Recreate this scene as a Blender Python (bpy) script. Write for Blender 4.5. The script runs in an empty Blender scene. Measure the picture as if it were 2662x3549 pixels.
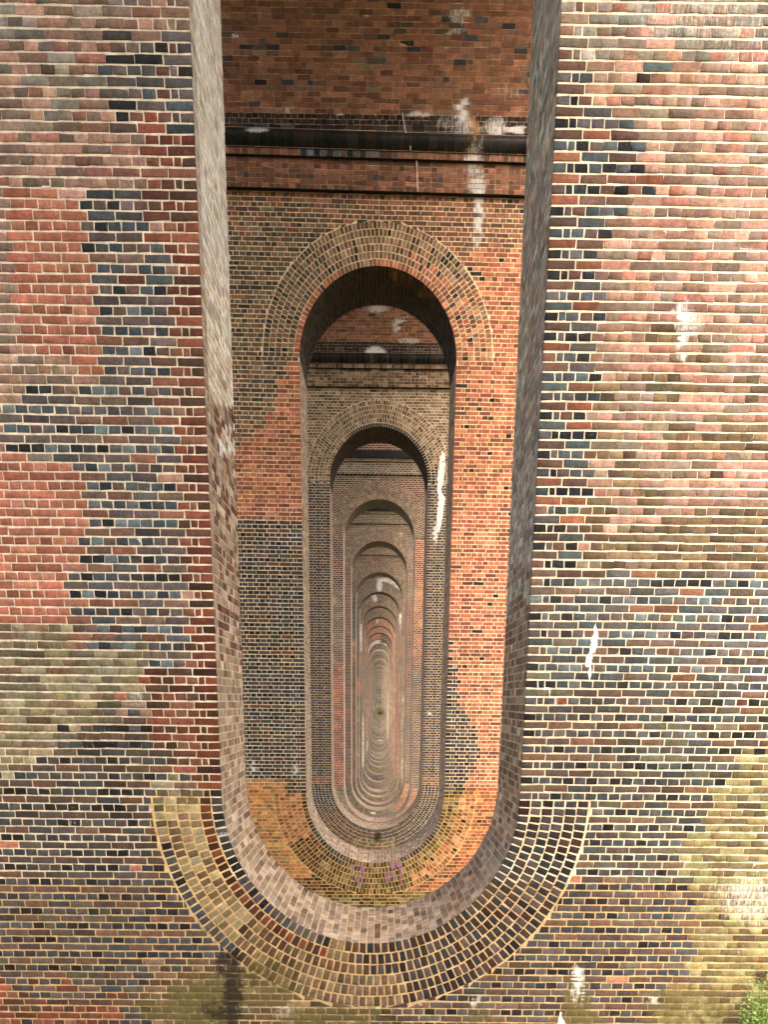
import bpy, math, random
import numpy as np
from mathutils import Matrix, Vector

rng = np.random.default_rng(7)
random.seed(7)
sc = bpy.context.scene
col = sc.collection
PI = math.pi

# ------------------------------------------------------------------ camera
PW, PH = 2662.0, 3549.0
F = 3300.0
CX, CY = 1331.0, 3475.0
VF = np.array([1316.0 - CX, 2430.0 - CY, F])       # image direction of world +y
VD = np.array([1224.0 - CX, 0.0, F])               # image direction of world -z
VD[1] = -(VF[0] * VD[0] + F * F) / VF[1]
fy = np.array([VF[0], -VF[1], -F]); fy /= np.linalg.norm(fy)
fz = -np.array([VD[0], -VD[1], -F]); fz /= np.linalg.norm(fz)
fx = np.cross(fy, fz)
RC = np.stack([fx, fy, fz], axis=1)                # world -> camera local
cam_d = bpy.data.cameras.new('camera')
cam = bpy.data.objects.new('camera', cam_d)
col.objects.link(cam)
cam_d.sensor_fit = 'VERTICAL'
cam_d.sensor_height = 24.0
cam_d.lens = F / PH * 24.0
cam_d.shift_y = (CY - PH / 2) / PH
cam_d.shift_x = 0.0
cam_d.clip_start = 0.05
cam_d.clip_end = 3000
cam.matrix_world = Matrix(RC.T.tolist()).to_4x4()
sc.camera = cam

# ------------------------------------------------------------------ light
SUN_EL, SUN_AZ = math.radians(36), math.radians(163)
w = bpy.data.worlds.new('World')
sc.world = w
w.use_nodes = True
nt = w.node_tree
nt.nodes.clear()
sky = nt.nodes.new('ShaderNodeTexSky')
sky.sky_type = 'NISHITA'
sky.sun_disc = False
sky.sun_elevation = SUN_EL
sky.sun_rotation = SUN_AZ
sky.air_density = 0.5
sky.dust_density = 6.0
sky.ozone_density = 0.3
bg = nt.nodes.new('ShaderNodeBackground')
bg.inputs['Strength'].default_value = 0.15
wo = nt.nodes.new('ShaderNodeOutputWorld')
nt.links.new(sky.outputs[0], bg.inputs[0])
nt.links.new(bg.outputs[0], wo.inputs[0])
sun_d = bpy.data.lights.new('sun', 'SUN')
sun_d.energy = 0.5
sun_d.angle = math.radians(60)
sun_d.color = (1.0, 0.95, 0.87)
sun = bpy.data.objects.new('sun', sun_d)
col.objects.link(sun)
sd = Vector((math.sin(SUN_AZ) * math.cos(SUN_EL), math.cos(SUN_AZ) * math.cos(SUN_EL), math.sin(SUN_EL)))
sun.rotation_euler = sd.to_track_quat('Z', 'Y').to_euler()
sc.view_settings.view_transform = 'Standard'
sc.view_settings.look = 'None'
sc.view_settings.gamma = 1.0
sc.view_settings.use_curve_mapping = False
sc.view_settings.exposure = 1.5

# ------------------------------------------------------------------ maths of the place
FE = math.sqrt(F * F + (2430 - CY) ** 2)
W = 3.0
RI = W / 2
XC = -0.08                      # centre line of the openings
SPAN = 10383.0 / 3461.0 * FE    # px * m
D1 = 3 * FE / 1067.0
PITCH = 3 * FE * 1.09e-3
T = 1.85
RB = (PITCH - T) / 2
HALF = 4.7
CH = 0.0762
ND = -0.0045                     # depth of the mortar behind the brick faces
NP = 36


def proj(P):
    """world points -> pixels of the full-size photograph"""
    c = np.asarray(P) @ RC.T
    z = np.minimum(c[..., 2], -1e-3)
    return np.stack([CX + F * c[..., 0] / -z, CY - F * c[..., 1] / -z], axis=-1)


def unproj(px, py, D):
    """pixel -> point on the vertical plane y = D"""
    d = np.array([px - CX, -(py - CY), -F]) @ RC
    return d * (D / d[1])


def dist(n):
    return D1 + PITCH * (n - 1)


INV_PX = {1: 3271, 2: 2991, 3: 2875, 4: 2850, 5: 2809, 6: 2789, 7: 2764, 8: 2746, 9: 2711.5, 10: 2685, 11: 2659,
          12: 2642, 13: 2629, 14: 2612, 15: 2594, 16: 2579, 17: 2571, 18: 2558, 19: 2541, 20: 2524, 21: 2507,
          22: 2490, 23: 2478, 24: 2472, 25: 2465, 26: 2459, 27: 2452, 28: 2446, 29: 2440, 30: 2432, 31: 2424,
          32: 2415, 33: 2407, 34: 2399, 35: 2389, 36: 2377}
INV = {n: unproj(1300, y, dist(n))[2] for n, y in INV_PX.items()}   # bottom of each inverted arch
CROWN = {n: 7.86 for n in INV}
CROWN[1] = 7.9
CROWN[2] = unproj(1300, 921, dist(2))[2]
CROWN[3] = unproj(1305, 1479, dist(3))[2]
CROWN[4] = unproj(1308, 1730, dist(4))[2]
CROWN[5] = unproj(1310, 1875, dist(5))[2]
Z_L1 = unproj(1300, 672, dist(2))[2]      # lower corbel line
Z_L2 = unproj(1300, 567, dist(2))[2]      # upper corbel line
Z_T0 = unproj(1300, 543, dist(2))[2]
ZS = unproj(1300, 470, dist(2))[2]        # springing of the main arches


def ground(y):
    ns = np.arange(1, NP + 1)
    return np.interp(y, [-40, 0] + [dist(n) for n in ns] + [dist(NP) + 80], [-1.6, -2.3] + [INV[n] - 1.02 for n in ns] + [INV[NP] + 3])


def s2l(c):
    c = np.asarray(c, float) / 255.0
    return np.where(c <= 0.04045, c / 12.92, ((c + 0.055) / 1.055) ** 2.4)


def inpoly(px, py, poly):
    inside = np.zeros(px.shape, bool)
    n = len(poly)
    for i in range(n):
        x0, y0 = poly[i]
        x1, y1 = poly[(i + 1) % n]
        c = ((y0 > py) != (y1 > py)) & (px < (x1 - x0) * (py - y0) / ((y1 - y0) or 1e-9) + x0)
        inside ^= c
    return inside


# value noise in python, for uneven edges of the patches
_NG = rng.random((256, 256))


def vnoise(x, y, s):
    x = x / s; y = y / s
    xi = np.floor(x).astype(int); yi = np.floor(y).astype(int)
    fx_ = x - xi; fy_ = y - yi
    fx_ = fx_ * fx_ * (3 - 2 * fx_); fy_ = fy_ * fy_ * (3 - 2 * fy_)
    g = lambda a, b: _NG[a % 256, b % 256]
    return (g(xi, yi) * (1 - fx_) + g(xi + 1, yi) * fx_) * (1 - fy_) + (g(xi, yi + 1) * (1 - fx_) + g(xi + 1, yi + 1) * fx_) * fy_


# ------------------------------------------------------------------ brick colours (display sRGB)
PAL = {
    'weath': [(172, 128, 114), (152, 114, 100), (182, 136, 122), (142, 117, 106), (164, 122, 104), (192, 146, 132), (132, 108, 98), (170, 112, 98), (150, 126, 112)],
    'weath_grey': [(150, 140, 134), (130, 122, 116), (165, 150, 140), (120, 105, 98), (140, 112, 98)],
    'mixblue': [(88, 100, 114), (66, 80, 95), (120, 102, 102), (128, 112, 112), (150, 84, 64), (45, 45, 50), (140, 104, 92), (96, 90, 96)],
    'brownred': [(150, 84, 66), (134, 78, 62), (160, 96, 76), (122, 80, 66), (112, 74, 62), (144, 96, 78)],
    'blue_h': [(84, 102, 120), (62, 78, 95), (42, 50, 62), (106, 110, 124), (96, 90, 100), (32, 38, 48), (112, 134, 148), (76, 92, 108), (124, 100, 98), (132, 92, 84)],
    'blue_s': [(122, 102, 100), (110, 96, 98), (130, 106, 98), (98, 96, 102), (142, 102, 88), (88, 94, 104), (106, 90, 92), (156, 100, 80)],
    'strip_h': [(44, 54, 68), (32, 38, 48), (66, 82, 98), (84, 100, 116), (112, 84, 84), (98, 92, 102), (28, 30, 36), (140, 84, 68)],
    'strip_s': [(120, 84, 74), (104, 78, 72), (146, 82, 58), (92, 88, 92), (130, 96, 84), (80, 88, 96), (150, 92, 70)],
    'orange': [(206, 124, 98), (197, 113, 88), (213, 132, 106), (190, 108, 85), (200, 118, 92)],
    'rust': [(150, 78, 58), (130, 66, 48), (166, 88, 66), (112, 62, 48), (96, 64, 52), (156, 96, 78)],
    'rustdeep': [(132, 64, 36), (116, 56, 34), (92, 46, 32), (150, 76, 44), (74, 42, 32)],
    'lichen': [(142, 130, 98), (122, 112, 84), (156, 144, 112), (112, 100, 80), (134, 104, 84), (150, 138, 116)],
    'dark_h': [(72, 76, 88), (52, 55, 66), (36, 37, 44), (92, 86, 94), (62, 76, 88), (98, 86, 84), (78, 82, 92), (30, 31, 36), (84, 88, 98)],
    'dark_s': [(112, 84, 74), (98, 78, 72), (120, 94, 80), (86, 72, 70), (106, 98, 84), (74, 77, 84), (128, 90, 72), (94, 84, 84)],
    'bluer_s': [(124, 96, 88), (112, 92, 90), (150, 96, 74), (92, 92, 100), (106, 100, 104), (138, 88, 70), (84, 94, 106)],
    'yellow': [(164, 150, 94), (144, 130, 82), (128, 110, 80), (174, 162, 114), (116, 96, 72), (150, 128, 84)],
    'brownolive': [(134, 104, 76), (120, 92, 68), (146, 120, 88), (110, 84, 66), (140, 112, 92), (104, 90, 66)],
    'ochre': [(170, 146, 108), (140, 114, 84), (188, 166, 126), (120, 94, 72), (158, 128, 98)],
    'shaded_soffit': [(84, 62, 44), (66, 48, 36), (96, 72, 50), (56, 42, 34), (90, 70, 46)],  # unlit undersides of the openings: shade put into the brick colour
    'ring_brown': [(112, 82, 52), (92, 66, 44), (132, 102, 66), (76, 54, 40), (122, 84, 56), (140, 114, 76)],
    'ring_dark': [(62, 58, 66), (48, 44, 50), (82, 72, 76), (40, 50, 58), (72, 52, 50), (96, 80, 82), (34, 32, 38), (58, 30, 28)],
    'tan_reveal': [(176, 152, 134), (160, 138, 120), (188, 166, 148), (150, 126, 108), (170, 140, 120)],
    'brown_reveal': [(150, 122, 98), (132, 106, 84), (160, 134, 110), (118, 90, 72), (140, 112, 92)],
    'pale_reveal': [(226, 206, 192), (208, 184, 170), (236, 220, 206), (196, 172, 160), (214, 196, 186)],
    'grey_reveal': [(180, 174, 170), (160, 152, 150), (198, 190, 184), (140, 132, 130), (176, 160, 150)],
    'soffit': [(156, 98, 68), (140, 86, 60), (166, 108, 78), (124, 78, 58), (172, 112, 84), (148, 100, 76)],
    'p2red': [(152, 92, 68), (132, 80, 60), (166, 102, 76), (122, 78, 62), (172, 112, 90), (112, 80, 66)],
    'p2mix': [(130, 100, 80), (116, 88, 72), (148, 106, 82), (92, 78, 68), (140, 116, 92), (82, 72, 66)],
    'p2orange': [(202, 108, 72), (192, 98, 64), (216, 126, 86), (172, 88, 62), (206, 118, 84), (150, 80, 62)],
    'p2glow': [(228, 146, 78), (208, 124, 64), (236, 164, 98), (196, 132, 70), (176, 128, 70)],
    'navy_h': [(68, 70, 84), (50, 50, 62), (36, 34, 42), (84, 80, 92), (60, 68, 80)],
    'navy_s': [(100, 72, 68), (82, 72, 78), (120, 74, 62), (72, 66, 72), (92, 84, 78)],
    'palebrown': [(158, 126, 102), (140, 110, 88), (170, 140, 114), (122, 94, 74), (178, 150, 124), (112, 88, 70)],
    'black': [(38, 36, 38), (28, 27, 30), (50, 48, 50), (58, 46, 42)],
    'ring_orange': [(190, 110, 72), (206, 132, 90), (170, 92, 58), (214, 150, 104), (150, 90, 56)],
    'ring_tan': [(150, 112, 82), (134, 96, 70), (162, 128, 98), (116, 84, 64), (92, 64, 48), (170, 120, 90)],
    'ring_olive': [(150, 124, 70), (128, 96, 52), (110, 80, 42), (92, 64, 36), (160, 138, 92), (84, 74, 44)],
    'ring_rust': [(132, 80, 40), (112, 64, 34), (88, 52, 32), (150, 96, 50), (70, 46, 32)],
}
for k_ in list(PAL):
    p_ = np.array([s2l(c) for c in PAL[k_]])
    l_ = p_ @ np.array([.3, .55, .15])
    PAL[k_] = np.array([1, 1.02, .9]) * (l_[:, None] + (p_ - l_[:, None]) * (.62 if k_ in ('blue_h', 'dark_h', 'navy_h', 'strip_h', 'mixblue') else .86)) * (1.3 if 'reveal' in k_ else .74 if 'rust' in k_ else .8 if k_ in ('orange', 'p2glow') else .72 if k_ == 'yellow' else .5 if k_ == 'shaded_soffit' else .95 if k_ in ('weath', 'weath_grey', 'lichen') else .78)  # reveal tones raised, soffit lowered: light and shade put into the colour


def pick(key, n, jit=0.2, sat=0.03):
    p = PAL[key]
    c = p[rng.integers(0, len(p), n)]
    c = c * (1 + rng.normal(0, jit, (n, 1))) * (1 + rng.normal(0, sat, (n, 3)))
    return np.clip(c, 0.004, 0.9)


def fill(C, m, key, jit=0.2):
    k = int(m.sum())
    if k:
        C[m] = pick(key, k, jit)


def zone(C, px, py, hd, poly, kh, ks=None, edge=0.0):
    if edge:
        px = px + (vnoise(px, py, 40) - 0.5) * edge
        py = py + (vnoise(py + 991, px, 40) - 0.5) * edge
    m = inpoly(px, py, poly)
    fill(C, m & hd, kh)
    fill(C, m & ~hd, ks or kh)
    return m


Z_BLUE_L = [(250, 660), (490, 655), (500, 760), (575, 900), (565, 1080), (600, 1240), (610, 1700), (640, 2250), (650, 2300),
            (560, 2345), (260, 2260), (235, 2160), (260, 1860), (300, 1750), (290, 1680), (250, 1600), (125, 1570), (0, 1580), (0, 1400), (70, 1350), (360, 1320), (350, 1000), (300, 880)]
Z_ORANGE1 = [(50, 650), (245, 650), (270, 850), (315, 900), (362, 1000), (368, 1090), (350, 1140), (352, 1312), (258, 1312), (228, 1240), (80, 1200), (62, 900)]
Z_ORANGE2 = [(-60, 1572), (125, 1572), (135, 1605), (255, 1612), (288, 1700), (298, 1800), (258, 1850), (240, 2158), (-60, 2160)]
Z_RUST_L = [(480, 440), (680, 440), (720, 1200), (770, 2000), (800, 2745), (690, 2745), (640, 2660), (560, 2640), (530, 2480), (525, 2400),
            (500, 2345), (560, 2330), (640, 2300), (655, 2250), (620, 1700), (600, 1240), (570, 1080), (590, 900), (510, 760), (495, 655), (520, 600)]
Z_LICHEN = [(-60, 2162), (235, 2166), (252, 2262), (512, 2268), (518, 2440), (345, 2456), (335, 2515), (205, 2530), (185, 2590), (110, 2680), (-60, 2660)]
Z_STRIP_R = [(1900, 190), (2062, 190), (2075, 330), (2110, 400), (2180, 450), (2225, 520), (2250, 560), (2245, 640), (2200, 690), (2130, 760), (2095, 880), (2090, 1150),
             (2080, 1250), (2062, 1400), (2060, 1700), (2010, 1860), (2010, 1985), (1780, 1985)]
Z_YELLOW = [(2900, 2590), (2600, 2600), (2540, 2640), (2535, 2700), (2450, 2790), (2440, 2890), (2380, 2910), (2355, 3000), (2415, 3100), (2400, 3340), (2290, 3480), (2180, 3560), (2180, 3900), (2900, 3900)]
Z_OLIVE1 = [(525, 2690), (640, 2690), (700, 2700), (700, 2780), (560, 2800), (540, 2850)]


def col_face1(px, py, hd):
    C = np.zeros((len(px), 3))
    px0, py0 = px, py
    px = px + rng.normal(0, 11, len(px)); py = py + rng.normal(0, 13, len(py))
    left = px < 1300
    fill(C, np.ones(len(px), bool), 'weath')
    up = ~left & (py < 200)
    fill(C, up & (vnoise(px, py, 60) > 0.45), 'weath_grey')
    m = left & (py < 480) & (px < 420) & (vnoise(px, py, 50) > 0.6)
    fill(C, m, 'weath_grey')
    yb = 2450 + (vnoise(px, py, 60) - .5) * 60
    m = left & (py > yb)
    fill(C, m & hd, 'dark_h'); fill(C, m & ~hd, 'dark_s')
    m = ~left & (py > 1975)
    fill(C, m & hd, 'blue_h'); fill(C, m & ~hd, 'bluer_s')
    m = ~left & (py > 2360)
    fill(C, m & hd, 'dark_h'); fill(C, m & ~hd, 'dark_s')
    m = ~left & (py > 1780 + (vnoise(px, py, 70) - .5) * 140) & (py < 1975) & (px > 2030)
    fill(C, m, 'brownolive')
    m = ~left & (py > 1150) & (py < 1975) & (px > 2080) & (vnoise(px, py, 90) > 0.62)
    fill(C, m, 'brownolive')
    zone(C, px, py, hd, [(330, 110), (760, 90), (760, 445), (400, 430), (370, 250)], 'mixblue', edge=60)
    zone(C, px, py, hd, Z_BLUE_L, 'blue_h', 'blue_s', edge=14)
    zone(C, px, py, hd, Z_RUST_L, 'rust', edge=10)
    m = (px > 690 + (py - 1500) * 0.01) & (px < 1000) & (py > 1350) & (py < 2735) & (rng.random(len(px)) < np.clip((py - 1300) / 900, 0, 1))
    fill(C, m, 'rustdeep')
    zone(C, px0, py0, hd, Z_ORANGE1, 'orange')
    zone(C, px0, py0, hd, Z_ORANGE2, 'orange')
    zone(C, px, py, hd, Z_LICHEN, 'lichen', edge=16)
    zone(C, px, py, hd, Z_STRIP_R, 'strip_h', 'strip_s', edge=20)
    zone(C, px, py, hd, Z_YELLOW, 'yellow', edge=24)
    zone(C, px, py, hd, Z_OLIVE1, 'lichen', edge=10)
    m = (np.abs(px - (Z_YELLOW[3][0] - 60)) < 40) & (np.abs(py - 2690) < 16)
    fill(C, m, 'orange')
    m = left & (py > 3400) & (px < 420) & (vnoise(px, py, 80) > .4)
    fill(C, m, 'rust')
    m = (py > 3330) & (px > 500) & (px < 1300)
    fill(C, m, 'brownolive')
    # a few odd ones that stand out
    for (ox, oy, key) in [(2232, 282, 'black'), (2265, 237, 'blue_h'), (20, 2917, 'orange'), (450, 3020, 'orange'), (1995, 3040, 'orange'),
                          (2560, 2445, 'rustdeep'), (1962, 2430, 'rustdeep'), (2130, 3395, 'orange'), (437, 2413, 'orange')]:
        i = np.argmin((px0 - ox) ** 2 + ((py0 - oy) * 1.5) ** 2)
        C[i] = pick(key, 1)[0]
    return C


def col_face2(px, py, hd):
    C = np.zeros((len(px), 3))
    fill(C, np.ones(len(px), bool), 'p2red')
    left = px < 1300
    m = left & (py > 760 + (vnoise(px, py, 50) - .5) * 200)
    fill(C, m, 'p2mix')
    zone(C, px, py, hd, [(1000, 1240), (1080, 1240), (1080, 1805), (790, 1805), (800, 1560), (900, 1500), (950, 1400)], 'p2orange', edge=30)
    m = left & (py > 1800)
    fill(C, m & hd, 'navy_h'); fill(C, m & ~hd, 'navy_s')
    zone(C, px, py, hd, [(700, 2700), (985, 2700), (992, 2752), (1080, 2756), (1080, 3300), (700, 3300)], 'p2glow')
    m = ~left & (py > 850 + (vnoise(px, py, 40) - .5) * 90) & (px > 1560)
    fill(C, m, 'p2orange')
    zone(C, px, py, hd, [(1520, 2170), (1565, 2180), (1590, 2400), (1650, 2560), (1675, 2625), (1620, 2690), (1590, 2760), (1500, 2765)], 'navy_h', 'navy_s', edge=20)
    m = (rng.random(len(px)) < 0.035) & ~left
    fill(C, m, 'black')
    m = (py > 3040)
    fill(C, m & left, 'ring_rust'); fill(C, m & ~left, 'p2orange')
    m = (py > 3090)
    fill(C, m, 'ring_olive')
    return C


def col_face3(px, py, hd):
    C = np.zeros((len(px), 3))
    fill(C, np.ones(len(px), bool), 'palebrown')
    m = (py < 1250) & (vnoise(px, py, 30) > .35)
    fill(C, m, 'p2red')
    m = (py > 1655) | ((py > 1580) & (px > 1470))
    fill(C, m & hd, 'navy_h'); fill(C, m & ~hd, 'navy_s')
    m = (py > 2690)
    fill(C, m, 'p2red')
    return C


def col_face(n, px, py, hd):
    if n == 1: return col_face1(px, py, hd)
    if n == 2: return col_face2(px, py, hd)
    if n == 3: return col_face3(px, py, hd)
    r = np.random.default_rng(100 + n)
    C = np.zeros((len(px), 3))
    base = ['p2mix', 'p2red', 'palebrown', 'ring_tan', 'p2mix'][n % 5]
    fill(C, np.ones(len(px), bool), base, 0.05)
    left = px < 1312
    seqs = {4: (['p2mix', 'p2red', 'palebrown', 'p2orange'], ['p2red', 'p2orange', 'ring_orange', 'p2mix'], [1700, 2010, 2290], [1750, 2030, 2300]),
            5: (['ring_tan', 'p2red', 'rust', 'rust'], ['ring_tan', 'palebrown', 'rust', 'p2mix'], [1900, 2150, 2400], [1900, 2100, 2400]),
            6: (['ring_tan', 'navy_h', 'ring_orange', 'rust'], ['ring_tan', 'p2mix', 'ochre', 'ochre'], [2060, 2220, 2300], [2150, 2405, 2500])}
    keys = ['p2red', 'rust', 'ring_orange', 'palebrown', 'ochre', 'p2red', 'navy_s', 'ring_orange', 'pale_reveal', 'p2orange'] if n < 16 else ['palebrown', 'weath_grey', 'tan_reveal', 'p2mix', 'ring_tan', 'lichen']
    if n in seqs:
        kl, kr, yl, yr = seqs[n]
    else:
        kl = [keys[i] for i in r.integers(0, len(keys), 4)]; kr = [keys[i] for i in r.integers(0, len(keys), 4)]
        if n in (10, 11): kl = ['ring_orange'] * 2 + ['palebrown'] * 2; kr = list(kl)
        top = proj(np.array([XC, dist(n), CROWN[n]]))[1]; bot = proj(np.array([XC, dist(n), INV[n]]))[1]
        yl = sorted(top + (bot - top) * r.random(3)); yr = sorted(top + (bot - top) * r.random(3))
    for side, ks, ys in ((left, kl, yl), (~left, kr, yr)):
        band = np.digitize(py + (vnoise(px * 3, py * 3, 30) - .5) * 10, ys)
        for i in range(4):
            fill(C, side & (band == i), ks[i], 0.05)
    top_c = proj(np.array([XC, dist(n), CROWN[n]]))[1]
    if n in (10, 11, 12):
        fill(C, py < top_c + 15, ['p2mix', 'ring_orange', 'ring_orange'][n - 10], .04)
    return np.clip(C * (1.0 + min(n - 3, 8) * .015), 0, .85)


def col_ring(n, kind, ph, k):
    """ph: angle 0..pi on the top arch, pi..2pi on the inverted arch; k: ring from the inside"""
    N = len(ph)
    C = np.zeros((N, 3))
    al = np.ones(N, bool)
    if n == 1:
        fill(C, al, 'ring_brown')
        a = ph - PI
        fill(C, a > PI * 0.50 + (vnoise(ph * 40, k * 9., 5) - .5) * .3, 'ring_dark')
        L = a < 0.86
        fill(C, L & (k >= 1), 'ochre')
        fill(C, L & (k == 1), 'rustdeep')
        fill(C, L & (k == 5) & (a > 0.2), 'dark_h')
        fill(C, L & (k == 5) & (a <= 0.2), 'lichen')
        M = (a >= 0.62 + k * 0.05) & (a < 1.15)
        fill(C, M & (rng.random(N) < .6), 'ring_brown')
        fill(C, (k == 0) & (a < PI * .42), 'dark_h')
        fill(C, (k == 1) & (a > .6) & (a < 1.3), 'rustdeep')
        fill(C, (k >= 3) & (a > 1.2) & (a < 1.75), 'brownolive')
        m = ph < PI
        fill(C, m, 'weath')
    elif n == 2:
        if kind == 'top':
            fill(C, al, 'ring_tan')
            fill(C, (ph > 2.1) & (k > 0), 'p2mix')
            fill(C, (ph < PI * .52) & (k == 0), 'p2orange')
            fill(C, (ph < 1.25) & (k <= 2) & (rng.random(N) < .8), 'p2orange')
            fill(C, (ph < .7) & (rng.random(N) < .6), 'ring_orange')
            fill(C, (ph > 2.05) & (k == 0), 'p2orange')
            fill(C, rng.random(N) < .06, 'black')
        else:
            a = ph - PI
            fill(C, al, 'ring_rust')
            fill(C, (a > .9) & (a < 2.3), 'ring_olive')
            fill(C, (a < .55) & (k > 0), 'ring_orange')
            fill(C, (a > 2.2) & (k < 3), 'ring_olive')
            fill(C, (a > 2.0) & (k >= 3), 'ring_orange')
            fill(C, (k == 0) & (a > .35) & (a < 1.15), 'navy_h')
            fill(C, (k == 0) & (a > 1.95) & (a < 2.75), 'navy_h')
            fill(C, (k == 1) & (a > .85) & (a < 1.15), 'navy_h')
            fill(C, rng.random(N) < .05, 'black')
    elif n == 3:
        if kind == 'top':
            fill(C, al, 'palebrown')
            fill(C, (k == 0) & (ph > .0) & (ph < 2.15), 'black')
            fill(C, (k <= 2) & (ph < .25), 'black')
            fill(C, (k > 0) & (ph < 1.7) & (ph > .3) & (rng.random(N) < .5), 'ring_tan')
        else:
            a = ph - PI
            fill(C, al, 'ring_dark')
            fill(C, (a > .55) & (a < 1.6) & (k > 0), 'ring_rust')
            fill(C, (k > 2) & (a > 1.2) & (a < 1.9), 'ring_olive')
            fill(C, (a < .55), 'navy_h')
    else:
        a = ph - PI
        opts = ['ring_tan', 'palebrown', 'ring_tan', 'p2mix'] if n < 15 else ['tan_reveal', 'weath_grey', 'palebrown']
        key = opts[n % len(opts)]
        if kind == 'top':
            key = {6: 'ring_tan', 7: 'p2mix', 8: 'ring_tan', 9: 'p2mix', 10: 'ring_orange', 11: 'ring_orange', 12: 'ring_orange', 13: 'pale_reveal', 14: 'ring_tan'}.get(n, key)
            fill(C, al, key, .05)
            if n in (12, 13): fill(C, (ph < 1.5) & (k > 0), 'ring_dark', .05)
            if n == 4: fill(C, (k == 0) & (ph > 2.3), 'p2orange', .05)
            if n == 5: fill(C, (k == 0), 'p2orange', .05)
            if n in (6, 7): fill(C, (k == 0) & ((ph > 2.4) | (ph < .8)), 'black', .05)
        else:
            key = {4: 'p2red', 5: 'ring_olive', 6: 'ring_rust', 7: 'ring_olive', 8: 'ring_olive', 9: 'brownolive', 10: 'p2mix', 11: 'ring_olive', 12: 'brownolive'}.get(n, ['brownolive', 'p2mix', 'lichen'][n % 3])
            if n > 16: key = ['weath_grey', 'lichen', 'brownolive', 'p2mix'][n % 4]
            fill(C, al, key, .05)
            if n in (4, 5): fill(C, a > 2.2, 'ring_orange', .05)
            if n == 4: fill(C, a < .7, 'ochre', .05)
            if n == 10: fill(C, (a > 1.2) & (a < 1.9), 'navy_h', .05)
        C = np.clip(C * (1.0 + min(n - 3, 8) * .01), 0, .85)
    return C


# ------------------------------------------------------------------ stains: white lime, green moss, black damp, rust/ochre
ST1 = [  # channel, cx, cy, rx, ry, strength  (pixels of the photograph, fixed to the wall)
    (0, 2420, 60, 330, 150, .62), (0, 2250, 110, 120, 90, .55), (0, 2600, 160, 140, 160, .6), (0, 2030, 60, 60, 120, .42), (0, 2420, 400, 200, 120, .42),
    (0, 2375, 1100, 40, 80, .95), (0, 2365, 1190, 26, 90, .9), (0, 2420, 1110, 34, 60, .62), (0, 2380, 1290, 40, 80, .45), (0, 2540, 1125, 60, 30, .5), (0, 2350, 1420, 110, 60, .45), (0, 2500, 1400, 150, 70, .45),
    (0, 2510, 1020, 40, 30, .5), (0, 2110, 480, 40, 40, .4), (0, 2230, 330, 80, 60, .4), (0, 2240, 400, 30, 30, .6),
    (0, 2620, 3120, 190, 130, .72), (0, 2480, 3080, 70, 50, .6), (0, 2440, 3230, 40, 90, .5), (0, 2560, 3300, 90, 60, .5),
    (0, 2003, 3385, 30, 55, .95), (0, 1990, 3450, 22, 60, .7), (0, 2020, 3440, 20, 60, .7), (0, 1650, 3470, 26, 50, .7), (0, 1464, 3500, 14, 60, .7), (0, 1370, 3480, 20, 60, .5),
    (0, 250, 2820, 18, 90, .62), (0, 255, 2880, 26, 60, .45), (0, 370, 2300, 130, 130, .52), (0, 470, 2430, 60, 60, .6), (0, 90, 2380, 120, 80, .45), (0, 300, 2560, 90, 60, .48),
    (0, 850, 3490, 60, 30, .55), (0, 985, 3510, 70, 30, .62), (0, 640, 3430, 50, 40, .45), (0, 2240, 3450, 40, 60, .45), (0, 2380, 3500, 100, 60, .52),
    (0, 2105, 3140, 30, 20, .5), (0, 1810, 3330, 20, 40, .6), (0, 1930, 2435, 22, 24, .7), (0, 660, 3270, 30, 12, .6), (0, 690, 2800, 60, 60, .4), (0, 2270, 3470, 16, 30, .8),
    (1, 700, 3480, 170, 130, .75), (1, 560, 3500, 140, 60, .6), (1, 900, 3420, 200, 130, .6), (1, 1200, 3530, 260, 70, .6), (1, 2000, 3470, 60, 110, .75), (1, 2010, 3540, 110, 60, .75),
    (1, 1650, 3520, 100, 50, .55), (1, 2400, 3500, 190, 110, .7), (1, 2480, 2950, 100, 250, .45), (1, 120, 2210, 160, 60, .45), (1, 640, 2760, 60, 60, .45), (1, 740, 3230, 80, 80, .42),
    (1, 150, 1280, 60, 40, .55), (1, 1060, 3530, 120, 50, .7), (1, 2640, 2860, 60, 160, .4), (1, 100, 3480, 160, 60, .4), (1, 500, 3180, 300, 60, .3), (1, 2300, 1560, 300, 90, .34),
    (2, 808, 3440, 34, 140, .95), (2, 790, 3340, 60, 60, .7), (2, 760, 3500, 100, 60, .55), (2, 900, 3380, 90, 50, .45), (2, 2640, 3390, 40, 60, .6), (2, 2080, 3180, 50, 80, .35),
    (3, 2420, 3180, 30, 130, .5), (3, 2640, 3340, 30, 60, .6),
    (3, 2660, 3100, 60, 30, .3),
]
ST2 = [
    (0, 1660, 700, 26, 180, .9), (0, 1640, 560, 50, 80, .75), (0, 1655, 830, 34, 60, .7), (0, 1650, 640, 60, 40, .7), (0, 1000, 400, 60, 20, .5), (0, 890, 450, 60, 14, .8),
    (0, 880, 2660, 16, 44, .9), (0, 1025, 2665, 16, 30, .8), (0, 1710, 1845, 60, 12, .6), (0, 1650, 900, 50, 60, .4), (1, 1340, 680, 60, 60, .4),
    (0, 1340, 690, 40, 60, .35), (0, 900, 580, 100, 40, .35), (1, 900, 2470, 30, 60, .4), (0, 890, 2460, 18, 40, .6), (1, 1500, 3110, 220, 50, .45), (1, 1300, 3060, 160, 60, .4),
    (2, 1360, 3000, 60, 30, .45), (0, 1640, 2030, 24, 12, .5), (1, 1700, 2990, 60, 80, .4),
]
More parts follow.
